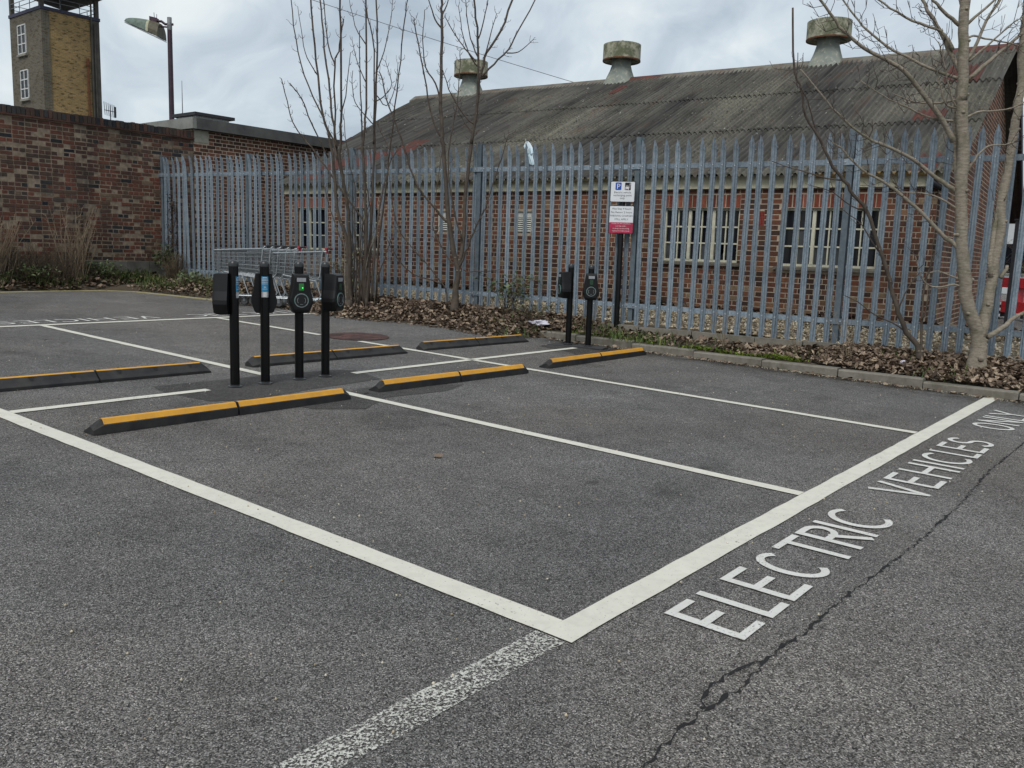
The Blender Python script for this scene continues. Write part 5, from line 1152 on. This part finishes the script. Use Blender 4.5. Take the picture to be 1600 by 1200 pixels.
# ------------------------------------------------------------------ shopping trolleys
def trolley():
    r_ = thing('shopping_trolley', 'x', 'shopping trolley', (0, 0, 0), 0, 'nested shopping trolleys')
    # local x: nose at +x, handle at 0
    b = MB(); w0, w1 = .27, .21; L = .86; zt0, zt1 = .98, .93; zb0, zb1 = .52, .60
    def P(x, s, v):   # x 0..1 along, s -1..1 across, v 0 bottom..1 top
        w = (w0 + (w1 - w0) * x) * (.82 + .18 * v); return (.05 + L * x, s * w, (zb0 + (zb1 - zb0) * x) * (1 - v) + (zt0 + (zt1 - zt0) * x) * v)
    for v in (0, .17, .34, .51, .68, .84):
        b.tube([P(0, -1, v), P(1, -1, v), P(1, 1, v), P(0, 1, v)], .0032, 4, cap=False)
    for i in range(22):
        x = i / 21
        b.rod(P(x, -1, 0), P(x, -1, 1), .0028, 4); b.rod(P(x, 1, 0), P(x, 1, 1), .0028, 4); b.rod(P(x, -1, 0), P(x, 1, 0), .0028, 4)
    for i in range(-5, 6): b.rod(P(1, i / 5.5, 0), P(1, i / 5.5, 1), .0028, 4); b.rod(P(0, i / 5.5, 0), P(1, i / 5.5, 0), .0028, 4); b.rod(P(.02, i / 5.5, 0), P(.12, i / 5.5, .95), .0028, 4)
    b.build('basket', 'chrome_wire', r_)
    b = MB(); b.tube([P(0, -1, 1), P(.5, -1, 1), P(.97, -1, 1), P(1, -.9, 1), P(1, .9, 1), P(.97, 1, 1), P(0, 1, 1)], .012, 6); b.build('basket_rim', 'chrome_tube', r_)
    b = MB()
    for s in (-1, 1):
        b.tube([(-.02, s * .265, 1.03), (.03, s * .265, 1.0), (.05, s * .262, .92), (.09, s * .25, .55), (.16, s * .24, .47), (.5, s * .22, .52), (.74, s * .2, .56)], .011, 6)
        b.tube([(.16, s * .24, .47), (.07, s * .265, .22), (.12, s * .26, .155), (.5, s * .235, .15), (.86, s * .20, .15)], .012, 6)
        b.tube([(.42, s * .225, .50), (.30, s * .245, .16)], .009, 5)
    b.build('chassis', 'chrome_tube', r_); b = MB()
    for x, w in ((.2, .25), (.5, .235), (.86, .2)): b.rod((x, -w, .15), (x, w, .15), .009, 5)
    for i in range(-3, 4): b.rod((.12, i * .06, .165), (.86, i * .055, .165), .0028, 4)
    b.build('lower_tray', 'chrome_wire', r_)
    b = MB(); b.tube([(-.02, -.29, 1.03), (-.02, .29, 1.03)], .017, 8); o = b.build('handle', 'grey_plastic', r_)
    for s in (-1, 1): MB().tube([(-.02, s * .262, 1.03), (-.02, s * .305, 1.03)], .022, 8).build('handle_cap', 'red_plastic', o)
    MB().box((-.03, .20, .985), (.03, .035, .075)).build('coin_lock', 'red_plastic', r_)
    for x, w in ((.12, .25), (.84, .19)):
        for s in (-1, 1):
            q = MB(); q.lathe([(.012, -.014), (.056, -.014), (.062, -.008), (.062, .008), (.056, .014), (.012, .014)], 16); q.v = [(x - .03 + a_, s * w + c_, .064 + b_) for a_, b_, c_ in q.v]
            o = q.build('wheel', 'caster_rubber', r_); f = MB(); f.span((x - .05, s * w - .021, .06), (x - .008, s * w - .017, .15)); f.span((x - .05, s * w + .017, .06), (x - .008, s * w + .021, .15)); f.span((x - .05, s * w - .022, .13), (x + .02, s * w + .022, .15)); f.build('caster_fork', 'chrome_wire', o)
    return r_
grey_cap = MB().tube([(-.02, -.262, 1.03), (-.02, -.305, 1.03)], .022, 8).mesh('handle_cap', 'grey_plastic')
grey_lock = MB().box((-.03, .20, .985), (.03, .035, .075)).mesh('coin_lock', 'grey_plastic')
t0 = trolley(); td = Vector((-.63, .777)); ang = math.atan2(td.y, td.x)
TL = ['shopping trolley with a red handle end at the right end of the row', 'shopping trolley with a red handle end, last of the longer nested row behind the posts',
      'second wire trolley of the longer nested row behind the posts', 'third wire trolley of the longer nested row behind the posts', 'fourth wire trolley of the longer nested row behind the posts',
      'wire trolley at the left front of the nested row, its nose against the fence']
TP = [0.0, .36, .50, .64, .78, .92]
for i in range(6):
    o = t0 if i == 0 else copy_tree(t0)
    if i == 0: pass
    px_, py_ = 7.46 + td.x * TP[i], 10.44 + td.y * TP[i]
    if i: px_ += .02; py_ += .20
    if i > 1:
        for hd_ in o.children:
            if hd_.name.startswith('handle'):
                for cp_ in hd_.children: cp_.data = grey_cap
            if hd_.name.startswith('coin_lock'): hd_.data = grey_lock
    o.location = (px_, py_, gz(px_, py_) + .04); o.rotation_euler = (0, 0, ang + rnd.uniform(-.03, .03)); o['label'] = TL[i]

# ------------------------------------------------------------------ bare trees
def smooth(pts, rep=3):
    P = [Vector(p) for p in pts]; out = []
    for i in range(len(P) - 1):
        p0, p1, p2, p3 = P[max(i - 1, 0)], P[i], P[i + 1], P[min(i + 2, len(P) - 1)]
        for k in range(rep):
            t_ = k / rep; out.append(.5 * ((2 * p1) + (-p0 + p2) * t_ + (2 * p0 - 5 * p1 + 4 * p2 - p3) * t_ ** 2 + (-p0 + 3 * p1 - 3 * p2 + p3) * t_ ** 3))
    out.append(P[-1]); return out
def tree(data, label, name, every, tl, curl, thick=1.0, bark='bark', sub2=1):
    base, brs = data; r_ = thing(name, label, 'tree', base); B = Vector(base)
    tw_ = MB(); nt = 0
    for j, (kd, r0, r1, pts) in enumerate(brs):
        P = smooth([Vector(p) - B for p in pts], 3); n = len(P)
        P = [p + Vector((rnd.gauss(0, 1), rnd.gauss(0, 1), rnd.gauss(0, .5))) * min(.006, r0 * .25) if 0 < i < n - 1 else p for i, p in enumerate(P)]
        rs = [(r0 + (r1 - r0) * (i / (n - 1)) ** .8) * thick for i in range(n)]
        big = r0 > .03
        if big and j == 0:
            rs[0] *= 1.5; rs[1] *= 1.3; rs[2] *= 1.15
            P.insert(0, P[0] - Vector((0, 0, .15))); rs.insert(0, rs[0] * 1.1)
        o = MB().tube(P, rs, 10 if big else 6).build('trunk' if kd == 't' else 'branch', bark if r0 > .012 else 'twig_bark', r_, True)
        if big:   # knots where old branches were lost
            for _ in range(int(len(P) * .5)):
                q = MB()
                i = rnd.randrange(2, len(P) - 1); a = rnd.uniform(0, 6.28); dv = Vector((math.cos(a), math.sin(a), .25)); c = P[i] + dv * rs[i] * .8
                q.tube([c, c + dv * rs[i] * .34, c + dv * rs[i] * .45], [rs[i] * .42, rs[i] * .26, rs[i] * .08], 7)
                q.build('knot', 'bark', o, True)
        # twigs
        L = 0; nxt = rnd.uniform(.25, .5)
        for i in range(1, len(P)):
            sg_ = (P[i] - P[i - 1]); L += sg_.length
            if L < nxt or rs[i] > .032 or (P[i].z + B.z) < 1.1: continue
            nxt = L + every * rnd.uniform(.6, 1.5); d_ = sg_.normalized(); side = rnd.uniform(0, 6.28)
            for s in (0, math.pi):
                if rnd.random() < .3: continue
                u = d_.orthogonal().normalized(); w = d_.cross(u); v = u * math.cos(side + s) + w * math.sin(side + s)
                l = tl * rnd.uniform(.35, 1.25); up = Vector((0, 0, 1))
                a = P[i]; b = a + (d_ * .55 + v).normalized() * l * .5; c = b + (d_ * .8 + v * .55 + up * curl * rnd.uniform(-.6, 1.2)).normalized() * l * .5
                e = c + (d_ * .5 + v * rnd.uniform(-.4, .5) + up * curl * rnd.uniform(-1, 1.3)).normalized() * l * .3
                rr = min(.0042, rs[i] * .7)
                tw_.tube([a, b, c, e], [rr, rr * .8, rr * .6, rr * .7], 4, cap=False); nt += 1
                for _ in range(sub2):
                  if rnd.random() < .6:
                    f = b.lerp(c, .0) + (v * rnd.uniform(-.3, .8) + up * rnd.uniform(-.3, .9) + d_ * .4).normalized() * l * .35; tw_.tube([b, f], [rr * .6, rr * .5], 3, cap=False)
    tw_.build('twigs', 'twig_bark', r_, kind='stuff')
    return r_
tree(TREE_BIG, 'bare two trunked tree with pale bark in the leaf litter at the right edge', 'bare_tree', .034, .23, 1.0, .88, 'bark', 3)
tree(TREE_SAP, 'thin bare sapling arching to the left of the large pale tree', 'sapling', .22, .10, .4, .85, 'stem_bark')
tree(TREE_MID, 'bare young tree forking low before the fence left of the two kerbside posts', 'bare_tree', .036, .11, .5, .8, 'stem_bark', 2)
cl_ = tree(TREE_CLUMP, 'clump of many thin bare stems rising beside the shopping trolleys', 'bare_tree', .036, .10, .5, .66, 'stem_bark', 2)
for k in range(26):   # the thicket of thin suckers round the foot of the clump
    a, q = rnd.uniform(0, 6.28), rnd.uniform(.03, .34); x, y = q * math.cos(a) * .7 + .05, q * math.sin(a) - .05; h = rnd.uniform(.7, 2.0)
    P0 = smooth([Vector((x, y, -.1)), Vector((x * 1.1 + rnd.gauss(0, .03), y * 1.1 + rnd.gauss(0, .03), h * .4)), Vector((x * 1.4 + rnd.gauss(0, .06), y * 1.4 + rnd.gauss(0, .06), h * .75)), Vector((x * 1.6 + rnd.gauss(0, .08), y * 1.6 + rnd.gauss(0, .08), h))], 3)
    r0_ = rnd.uniform(.006, .014); MB().tube(P0, [r0_ * (1 - .75 * i / len(P0)) for i in range(len(P0))], 5).build('stem', rnd.choice(['stem_bark', 'twig_bark', 'bark']), cl_, True)
# ------------------------------------------------------------------ dead leaves
def leaf_batch(name, pts, size, m, tint_lo=0, tint_hi=1, kind='stuff', flat=.5, seed=1, parent=None, shape='maple', **tags):
    g_ = np.random.default_rng(seed); n = len(pts); pts = np.array(pts)
    L = size * g_.uniform(.55, 1.25, n); Wd = L * g_.uniform(.55, .95, n)
    if shape == 'maple':
        base = np.array([(-.5, 0, 0), (-.18, .42, .0), (-.12, -.42, .0), (.05, .0, .06), (.22, .33, .0), (.26, -.33, 0), (.55, 0, -.02)])
        F = np.array([(0, 3, 1), (0, 2, 3), (1, 3, 4), (2, 5, 3), (3, 6, 4), (3, 5, 6)])
    else:
        base = np.array([(-.5, 0, 0), (0, .28, .05), (0, -.28, .05), (.5, 0, -.05)]); F = np.array([(0, 2, 1), (1, 2, 3)])
    k = len(base)
    V = base[None].repeat(n, 0) * np.stack([L, Wd, L], 1)[:, None, :]
    curl = g_.uniform(-.2, .9, n)[:, None]; V[:, :, 2] += curl * (np.abs(V[:, :, 1]) * .75) + g_.uniform(-.3, .6, n)[:, None] * V[:, :, 0] ** 2 / L[:, None]
    V[:, :, 1] += g_.normal(0, .06, (n, k)) * L[:, None]; V[:, :, 0] += g_.normal(0, .05, (n, k)) * L[:, None]
    yaw_ = g_.uniform(0, 2 * np.pi, n); tl_ = g_.normal(0, flat, n); rl = g_.normal(0, flat, n)
    def rot(V, a, i, j):
        c, s = np.cos(a)[:, None], np.sin(a)[:, None]; A = V[:, :, i] * c - V[:, :, j] * s; Bq = V[:, :, i] * s + V[:, :, j] * c; V[:, :, i] = A; V[:, :, j] = Bq
    rot(V, tl_, 0, 2); rot(V, rl, 1, 2); rot(V, yaw_, 0, 1)
    lift = -V[:, :, 2].min(1) * .55
    V += pts[:, None, :]; V[:, :, 2] += lift[:, None]
    fi = (F[None] + (np.arange(n) * k)[:, None, None]).reshape(-1, 3)
    tn = g_.uniform(tint_lo, tint_hi, n).repeat(len(F)) + g_.normal(0, .05, n * len(F))
    o = link(name, npmesh(name, V.reshape(-1, 3), fi, m, np.clip(tn, 0, 1)), parent, kind=kind, **tags); return o
P = []
R6 = random.Random(3)
while len(P) < 24000:                                    # the verge in front of the fence
    y = R6.uniform(-3.5, 15.3) if R6.random() < .72 else R6.uniform(-2.2, 3.2); a, b = ve(y), fx(y); x = a + (b - a) * R6.random() ** .9
    den = 1.0
    if 1.9 < y < 5.4: den = .10 + .55 * max(0, x - a - .12)
    if y > 12: den = .6
    if R6.random() > den: continue
    P.append((x, y, vz(x, y) + R6.random() * .045))
leaf_batch('dead_leaves', P, .070, 'dead_leaf', 0, 1, flat=.5, seed=2)
P = []
for _ in range(900):                                     # spill at the foot of the kerb and around the far edge
    y = R6.uniform(-2, 5.6); x = 7.61 - abs(R6.gauss(0, .07)) - .02
    if R6.random() < .32: P.append((x, y, gz(x, y) + .012))
for _ in range(700):
    y = R6.uniform(5.6, 13); x = ve(y) - abs(R6.gauss(0, .09))
    if R6.random() < .6: P.append((x, y, gz(x, y) + .012))
for _ in range(9): x, y = R6.uniform(.5, 7.4), R6.uniform(.3, 9); P.append((x, y, gz(x, y) + .010))
leaf_batch('scattered_leaves', P, .06, 'dead_leaf', .1, 1, flat=.25, seed=3)
P = []
for _ in range(2600):                                    # below the old wall
    x = R6.uniform(-3, 7.3); y = 15.40 + .62 * R6.random(); P.append((x, y, lz(x, y) + R6.random() * .06))
leaf_batch('dead_leaves', P, .11, 'dead_leaf', 0, .75, flat=.5, seed=4)
P = []
for _ in range(1700):                                    # drift against the shed wall behind the fence
    y = R6.uniform(-3, 14.5); b = fx(y); xs_ = 10.1 - (y - 1.24) * math.tan(SANG); x = xs_ - abs(R6.gauss(0, .17)) - .02
    if x < b + .05: continue
    P.append((x, y, vz(x, y) + R6.random() * .05 + .05 * max(0, 1 - (xs_ - x) / .3)))
leaf_batch('dead_leaves', P, .095, 'dead_leaf', 0, .6, flat=.5, seed=5)
# gravel
g_ = np.random.default_rng(9); Q = []
while len(Q) < 15000:
    y = R6.uniform(-3.2, 14.6); b = fx(y); xs_ = 10.1 - (y - 1.24) * math.tan(SANG); x = R6.uniform(b - .06, xs_ + .02)
    if y < .9: x = R6.uniform(b - .05, b + 2.6)
    Q.append((x, y, vz(x, y) + R6.random() * .012))
Q = np.array(Q); n = len(Q); oc = np.array([(1, 0, 0), (-1, 0, 0), (0, 1, 0), (0, -1, 0), (0, 0, 1), (0, 0, -1)], float); of = np.array([(0, 2, 4), (2, 1, 4), (1, 3, 4), (3, 0, 4), (2, 0, 5), (1, 2, 5), (3, 1, 5), (0, 3, 5)])
V = oc[None] * (.026 * g_.uniform(.6, 1.45, (n, 1, 1))) * g_.uniform(.6, 1.2, (n, 6, 1)) + g_.normal(0, .004, (n, 6, 3)); V[:, :, 2] *= .7
a = g_.uniform(0, 6.28, n); c, s = np.cos(a)[:, None], np.sin(a)[:, None]; V = np.stack([V[:, :, 0] * c - V[:, :, 1] * s, V[:, :, 0] * s + V[:, :, 1] * c, V[:, :, 2]], 2) + Q[:, None, :]
link('gravel', npmesh('gravel', V.reshape(-1, 3), (of[None] + (np.arange(n) * 6)[:, None, None]).reshape(-1, 3), 'gravel_stone', g_.uniform(0, 1, n).repeat(8)), kind='stuff')
# grit and small stones on the asphalt
Q = []
for _ in range(900):
    x, y = R6.uniform(-1.5, 7.5), R6.uniform(-1.6, 9); Q.append((x, y, gz(x, y) + .008))
for _ in range(1500):
    y = R6.uniform(-1.5, 5.6); x = 7.61 - abs(R6.gauss(0, .06)); Q.append((x, y, gz(x, y) + .008))
Q = np.array(Q); n = len(Q); V = oc[None] * (.0048 * g_.uniform(.5, 1.6, (n, 1, 1))) * g_.uniform(.6, 1.2, (n, 6, 1)) + Q[:, None, :]
link('grit', npmesh('grit', V.reshape(-1, 3), (of[None] + (np.arange(n) * 6)[:, None, None]).reshape(-1, 3), 'gravel_stone', g_.uniform(.2, 1, n).repeat(8)), kind='stuff')

# ------------------------------------------------------------------ grass, moss, weeds, brambles
def blades(name, pts, h, m, lo, hi, seed, w=.006, lean=.5):
    g_ = np.random.default_rng(seed); p = np.array(pts); n = len(p); H = h * g_.uniform(.4, 1.3, n); a = g_.uniform(0, 6.28, n); ln_ = g_.uniform(.1, lean * 2, n) * H
    d = np.stack([np.cos(a), np.sin(a), 0 * a], 1); sd2 = np.stack([-np.sin(a), np.cos(a), 0 * a], 1) * w; up = np.array([0, 0, 1.])
    V = np.stack([p - sd2, p + sd2, p + d * (ln_ * .35)[:, None] + up * (H * .6)[:, None] + sd2 * .8, p + d * (ln_ * .35)[:, None] + up * (H * .6)[:, None] - sd2 * .8, p + d * ln_[:, None] + up * H[:, None]], 1)
    o = (np.arange(n) * 5)[:, None, None]; F = np.concatenate([(np.array([(0, 1, 2), (0, 2, 3), (3, 2, 4)])[None] + o).reshape(-1, 3)])
    return link(name, npmesh(name, V.reshape(-1, 3), F, m, g_.uniform(lo, hi, n).repeat(3)), kind='stuff')
P = []
for _ in range(210):
    cx_ = R6.uniform(-2, 7.2); cy_ = R6.uniform(15.5, 16.05)
    for _ in range(R6.randrange(8, 26)): x, y = cx_ + R6.gauss(0, .10), min(16.08, cy_ + R6.gauss(0, .07)); P.append((x, y, lz(x, y)))
blades('grass', P, .17, 'grass_blade', 0, .95, 1, .007, .7)
P = []
for cx_, cy_, n_ in [(6.85, 14.6, 160), (7.2, 13.6, 150), (6.7, 15.0, 160), (7.0, 13.0, 80), (7.3, 14.4, 160), (7.0, 15.2, 160), (7.75, 4.4, 60), (7.9, 4.1, 60), (7.85, 4.75, 50), (7.95, 2.2, 30), (7.9, .45, 40), (8.0, 5.3, 40), (7.3, 6.0, 50), (7.55, 6.6, 30), (7.8, 3.4, 40), (8.2, 1.1, 20)]:
    for _ in range(n_): x, y = cx_ + R6.gauss(0, .13), cy_ + R6.gauss(0, .22); P.append((x, y, vz(x, y)))
blades('grass', P, .13, 'grass_blade', .2, 1, 2, .006, .7)
P = []
for _ in range(5200):                                     # low bright moss behind the kerb
    u = R6.random(); y = 2.05 + 1.5 * u + R6.gauss(0, .06); x = 7.78 + abs(R6.gauss(0, .11)) * (1.3 - 1.6 * abs(u - .5)); P.append((x, y, vz(x, y) - .004 + .012 * R6.random()))
blades('moss', P, .022, 'moss', 0, 1, 3, .007, .8)
P = []
for _ in range(500): y = R6.uniform(3.9, 5.5); x = 7.77 + abs(R6.gauss(0, .12)); P.append((x, y, vz(x, y)))
blades('moss', P, .03, 'moss', 0, .5, 4, .008, .8)

def weed(loc, label, n, h, spread, lo, hi, name='dry_weed', side=.5, rr=.0055, zf=None, lean=(0, 0), cat='weed'):
    r_ = thing(name, label, cat, loc); mb = MB()
    for _ in range(n):
        x, y = rnd.gauss(0, spread), rnd.gauss(0, spread * .5); y = max(min(y, .10), -.4) if loc[1] > 14 else y; hh = h * rnd.uniform(.35, 1.05); a = rnd.uniform(0, 6.28); l = hh * rnd.uniform(.05, .40)
        e = Vector((x + math.cos(a) * l + lean[0] * hh, y + math.sin(a) * l * (.25 if loc[1] > 14 else 1) + lean[1] * hh, hh))
        if loc[1] > 14: e.y = min(e.y, WALLY - loc[1] - .06)
        s0 = Vector((x * .6, y * .6, -.04)); m_ = s0.lerp(e, .5) + Vector((rnd.gauss(0, .03), 0, .05 * hh)); tn = rnd.uniform(lo, hi)
        mb.tube([s0, m_, e], [rr, rr * .75, rr * .35], 4, tn, cap=False)
        for _ in range(int(hh * 7 * side)):
            t_ = rnd.uniform(.3, .98); b = (s0.lerp(m_, t_ * 2) if t_ < .5 else m_.lerp(e, t_ * 2 - 1)); l2 = rnd.uniform(.05, .16)
            f = b + Vector((rnd.gauss(0, .6), rnd.gauss(0, .25), rnd.uniform(.4, 1))).normalized() * l2
            if loc[1] > 14: f.y = min(f.y, WALLY - loc[1] - .05)
            mb.tube([b, f], [rr * .5, rr * .3], 3, tn, cap=False)
    mb.build('stems', 'dry_stem', r_, kind='stuff'); return r_
def wl(x, y): return (x, y, lz(x, y))
weed(wl(3.95, 15.80), 'pale straw coloured dry weed clump at the left edge against the old wall', 190, 1.15, .22, .6, 1, rr=.008, lean=(.10, 0))
weed(wl(5.55, 15.85), 'tall pale dry weed stems fanning out in front of the old wall', 60, 1.4, .16, .6, 1, rr=.008, lean=(.08, 0))
weed(wl(5.05, 15.85), 'dark leafless bramble thicket below the old wall beside the pale stems', 240, .72, .42, 0, .40, 'bramble_thicket', 1.4, .0045)
weed(wl(4.5, 15.8), 'dark tangle of dead stems low against the wall near the left edge', 150, .60, .30, 0, .35, 'bramble_thicket', 1.2, .0045)
weed((7.35, 15.2, vz(7.35, 15.2)), 'grey dry weed clump at the corner between the wall and the fence', 120, .55, .16, .1, .7, side=.8)
for i, (x, y) in enumerate([(8.05, 1.55), (8.10, 2.2), (8.0, 3.1)]): weed((x, y, vz(x, y)), ['few thin dry stalks before the fence left of the sapling', 'leaning dry stalks by the fence beneath the right hand window', 'dry stalks by the fence beneath the left hand window'][i], 9, .75, .06, .5, 1, side=.3, rr=.003, lean=(0, .25))
weed((7.9, 5.25, vz(7.9, 5.25)), 'thin dry stalks beside the foot of the parking sign pole', 14, .55, .12, .3, .9, side=.4, rr=.003)
weed((8.30, .55, vz(8.3, .55)), 'short dry shoots at the foot of the large pale tree', 10, .6, .1, .1, .6, side=.6, rr=.003)

def leafy(loc, label, name, stems, h, spread, nleaf, lsize, m, lo, hi, cat='shrub', seed=1, stemlo=.1, stemhi=.5, ymax=None):
    r_ = thing(name, label, cat, loc); mb = MB(); pts = []
    for _ in range(stems):
        a = rnd.uniform(0, 6.28); l = spread * rnd.uniform(.3, 1.2); hh = h * rnd.uniform(.4, 1.1)
        P0 = [Vector((rnd.gauss(0, .05), rnd.gauss(0, .05), -.03)), Vector((math.cos(a) * l * .4, math.sin(a) * l * .4, hh * .75)), Vector((math.cos(a) * l * .8, math.sin(a) * l * .8, hh)), Vector((math.cos(a) * l * 1.1, math.sin(a) * l * 1.1, hh * rnd.uniform(.6, 1.0)))]
        if ymax is not None: P0 = [Vector((p.x, min(p.y, ymax), p.z)) for p in P0]
        P0 = smooth(P0, 3); mb.tube(P0, [.005 - .0035 * i / len(P0) for i in range(len(P0))], 4, rnd.uniform(stemlo, stemhi), cap=False)
        for _ in range(nleaf // stems):
            i = rnd.randrange(2, len(P0)); q = P0[i] + Vector((rnd.gauss(0, .05), rnd.gauss(0, .04), rnd.gauss(0, .04))); 
            if q.z > .02: pts.append(tuple(q))
    mb.build('stems', 'dry_stem', r_, kind='stuff'); leaf_batch('leaves', pts, lsize, m, lo, hi, flat=.7, seed=seed, parent=r_, shape='oval')
leafy((7.55, 15.75, vz(7.55, 15.75)), 'dark green leafy shrub at the end of the old wall beside the fence', 'shrub', 26, .62, .34, 700, .075, 'green_leaf', 0, .8, seed=3, ymax=.25)
leafy((7.95, 6.75, vz(7.95, 6.75)), 'straggling green bramble against the fence left of the paper litter', 'bramble', 26, .60, .48, 330, .07, 'green_leaf', .2, 1, 'bramble', 4)
leafy((7.75, 6.05, vz(7.75, 6.05)), 'grey green bramble spilling over the leaves by the kerb end', 'bramble', 20, .34, .42, 230, .06, 'pale_leaf', 0, .7, 'bramble', 5)
leafy((7.55, 10.05, vz(7.55, 10.05)), 'pale leaved shrub between the trolleys and the clump of stems', 'shrub', 22, .78, .28, 260, .085, 'pale_leaf', .1, 1, seed=6)
leafy((6.1, 15.85, lz(6.1, 15.85)), 'low bright green weed patch at the foot of the old wall', 'weed_patch', 26, .28, .32, 420, .075, 'green_leaf', .4, 1, 'weed', 7, ymax=.15)
leafy((4.6, 15.72, lz(4.6, 15.72)), 'low green nettles among the dark stems near the left edge', 'weed_patch', 40, .30, .5, 520, .075, 'green_leaf', .1, .9, 'weed', 8, ymax=.2)
leafy((7.2, 14.3, vz(7.2, 14.3)), 'yellow green weeds along the fence foot near the wall corner', 'weed_patch', 22, .22, .34, 260, .07, 'green_leaf', .5, 1, 'weed', 9)
# ivy stem on the left fence end
iv = thing('dead_ivy', 'dark dead ivy climbing the leftmost pales of the fence', 'ivy', (7.55, 15.65, vz(7.55, 15.65))); mb = MB(); pts = []
for k in range(7):
    P0 = [Vector((rnd.gauss(0, .05), rnd.gauss(0, .05), 0))]
    for i in range(8): P0.append(P0[-1] + Vector((rnd.gauss(0, .03), rnd.gauss(0, .04), .2)))
    mb.tube(P0, .006, 4, .05, cap=False)
    for p_ in P0[1:]:
        for _ in range(9): pts.append(tuple(p_ + Vector((rnd.gauss(-.02, .04), rnd.gauss(0, .07), rnd.gauss(0, .08)))))
mb.build('stems', 'dry_stem', iv, kind='stuff'); leaf_batch('leaves', pts, .06, 'dead_leaf', 0, .12, flat=.8, seed=12, parent=iv, shape='oval')

# ------------------------------------------------------------------ litter
def crumple(name, label, loc, dims, m, seed, rot=(0, 0, 0), sub=3, amp=.35):
    r2 = random.Random(seed); bm_ = MB(); n, k = 10, 7; vs = []
    for j in range(k + 1):
        for i in range(n):
            a, b = 6.283 * i / n, math.pi * (j / k - .5); q = 1 + r2.uniform(-amp, amp); vs.append((dims[0] / 2 * math.cos(a) * math.cos(b) * q, dims[1] / 2 * math.sin(a) * math.cos(b) * q, dims[2] / 2 * math.sin(b) * q))
    bm_.add(vs, [(j * n + i, j * n + (i + 1) % n, (j + 1) * n + (i + 1) % n, (j + 1) * n + i) for j in range(k) for i in range(n)])
    return bm_.build(name, m, loc=loc, rot=rot, label=label, category='litter')
crumple('plastic_bag', 'torn pale blue and white plastic bag caught on the fence tops', (8.262, 6.66, 2.87), (.05, .12, .30), 'bag_white', 1, (R(-22), 0, 0), amp=.6)
crumple('paper_litter', 'crumpled pale paper lying in the leaves under the bramble', (7.75, 5.95, vz(7.75, 5.95) + .05), (.16, .30, .07), 'paper', 2, amp=.5)
crumple('white_rag', 'white rag on the ground behind the rightmost of the four charging posts', (7.30, 10.50, vz(7.3, 10.5) + .03), (.26, .22, .08), 'bag_white', 3, amp=.4)
crumple('paper_scrap', 'small white scrap in the leaves near the sapling', (8.02, .93, vz(8.02, .93) + .06), (.07, .06, .03), 'paper', 4, amp=.4)

# ------------------------------------------------------------------ beyond the gable at the right edge
br_ = thing('barrier', 'red plastic barrier seen between the pales at the far right edge', 'barrier', (22.75, 2.08, .15), R(-30))
def bar(mb, a, b): mb.span(a, b)
mb = MB(); mb.span((-.18, -.75, .12), (.18, .75, .40)); mb.span((-.10, -.75, .40), (.10, -.55, .75)); mb.span((-.10, .55, .40), (.10, .75, .75)); mb.span((-.10, -.10, .40), (.10, .10, .75)); mb.span((-.13, -.75, .75), (.13, .75, 1.0)); mb.build('barrier_body', 'barrier_red', br_)
for s in (-1, 1): MB().span((-.30, s * .5 - .12, 0), (.30, s * .5 + .12, .12)).build('foot', 'rubber', br_)
pp = thing('striped_marker', 'small black and white striped marker at the far corner of the shed gable', 'marker', (22.3, 2.42, 0))
for i in range(8): MB().span((-.03, -.07, -.05 + i * .075), (.0, .07, .02 + i * .075)).build('stripe', 'white_trim' if i % 2 else 'black_paint', pp)
bp = thing('gate_post', 'black steel post standing beyond the fence near the right edge', 'post', (18.05, 1.50, .1)); mb = MB(); mb.span((-.06, -.06, 0), (.06, .06, 2.25)); mb.build('shaft', 'pipe_black', bp); MB().span((-.08, -.08, 2.25), (.08, .08, 2.28)).build('cap', 'pipe_black', bp)
ww = thing('warehouse', 'pale distant building glimpsed past the shed gable at the right edge', 'building', (46, 0, 0), R(0))
mb = MB(); mb.span((0, -14, 0), (10, 7, 4.2)); mb.build('wall', 'pale_wall', ww)
for i in range(6):
    f = MB().span((-.05, -10 + i * 3, 1.2), (-.004, -8 + i * 3, 2.6)).build('window', 'old_glass', ww); MB().span((-.09, -10 + i * 3, 1.12), (-.055, -8 + i * 3, 1.2)).build('sill', 'concrete', f)
MB().span((-.3, -14.2, 4.2), (10.2, 7.2, 4.45)).build('roof', 'felt_black', ww)
leafy((30, 2.6, gz(30, 2.6)), 'dark bare hedge beyond the shed gable at the right edge', 'hedge', 120, 2.2, 1.8, 700, .10, 'green_leaf', 0, .5, 'hedge', 21)
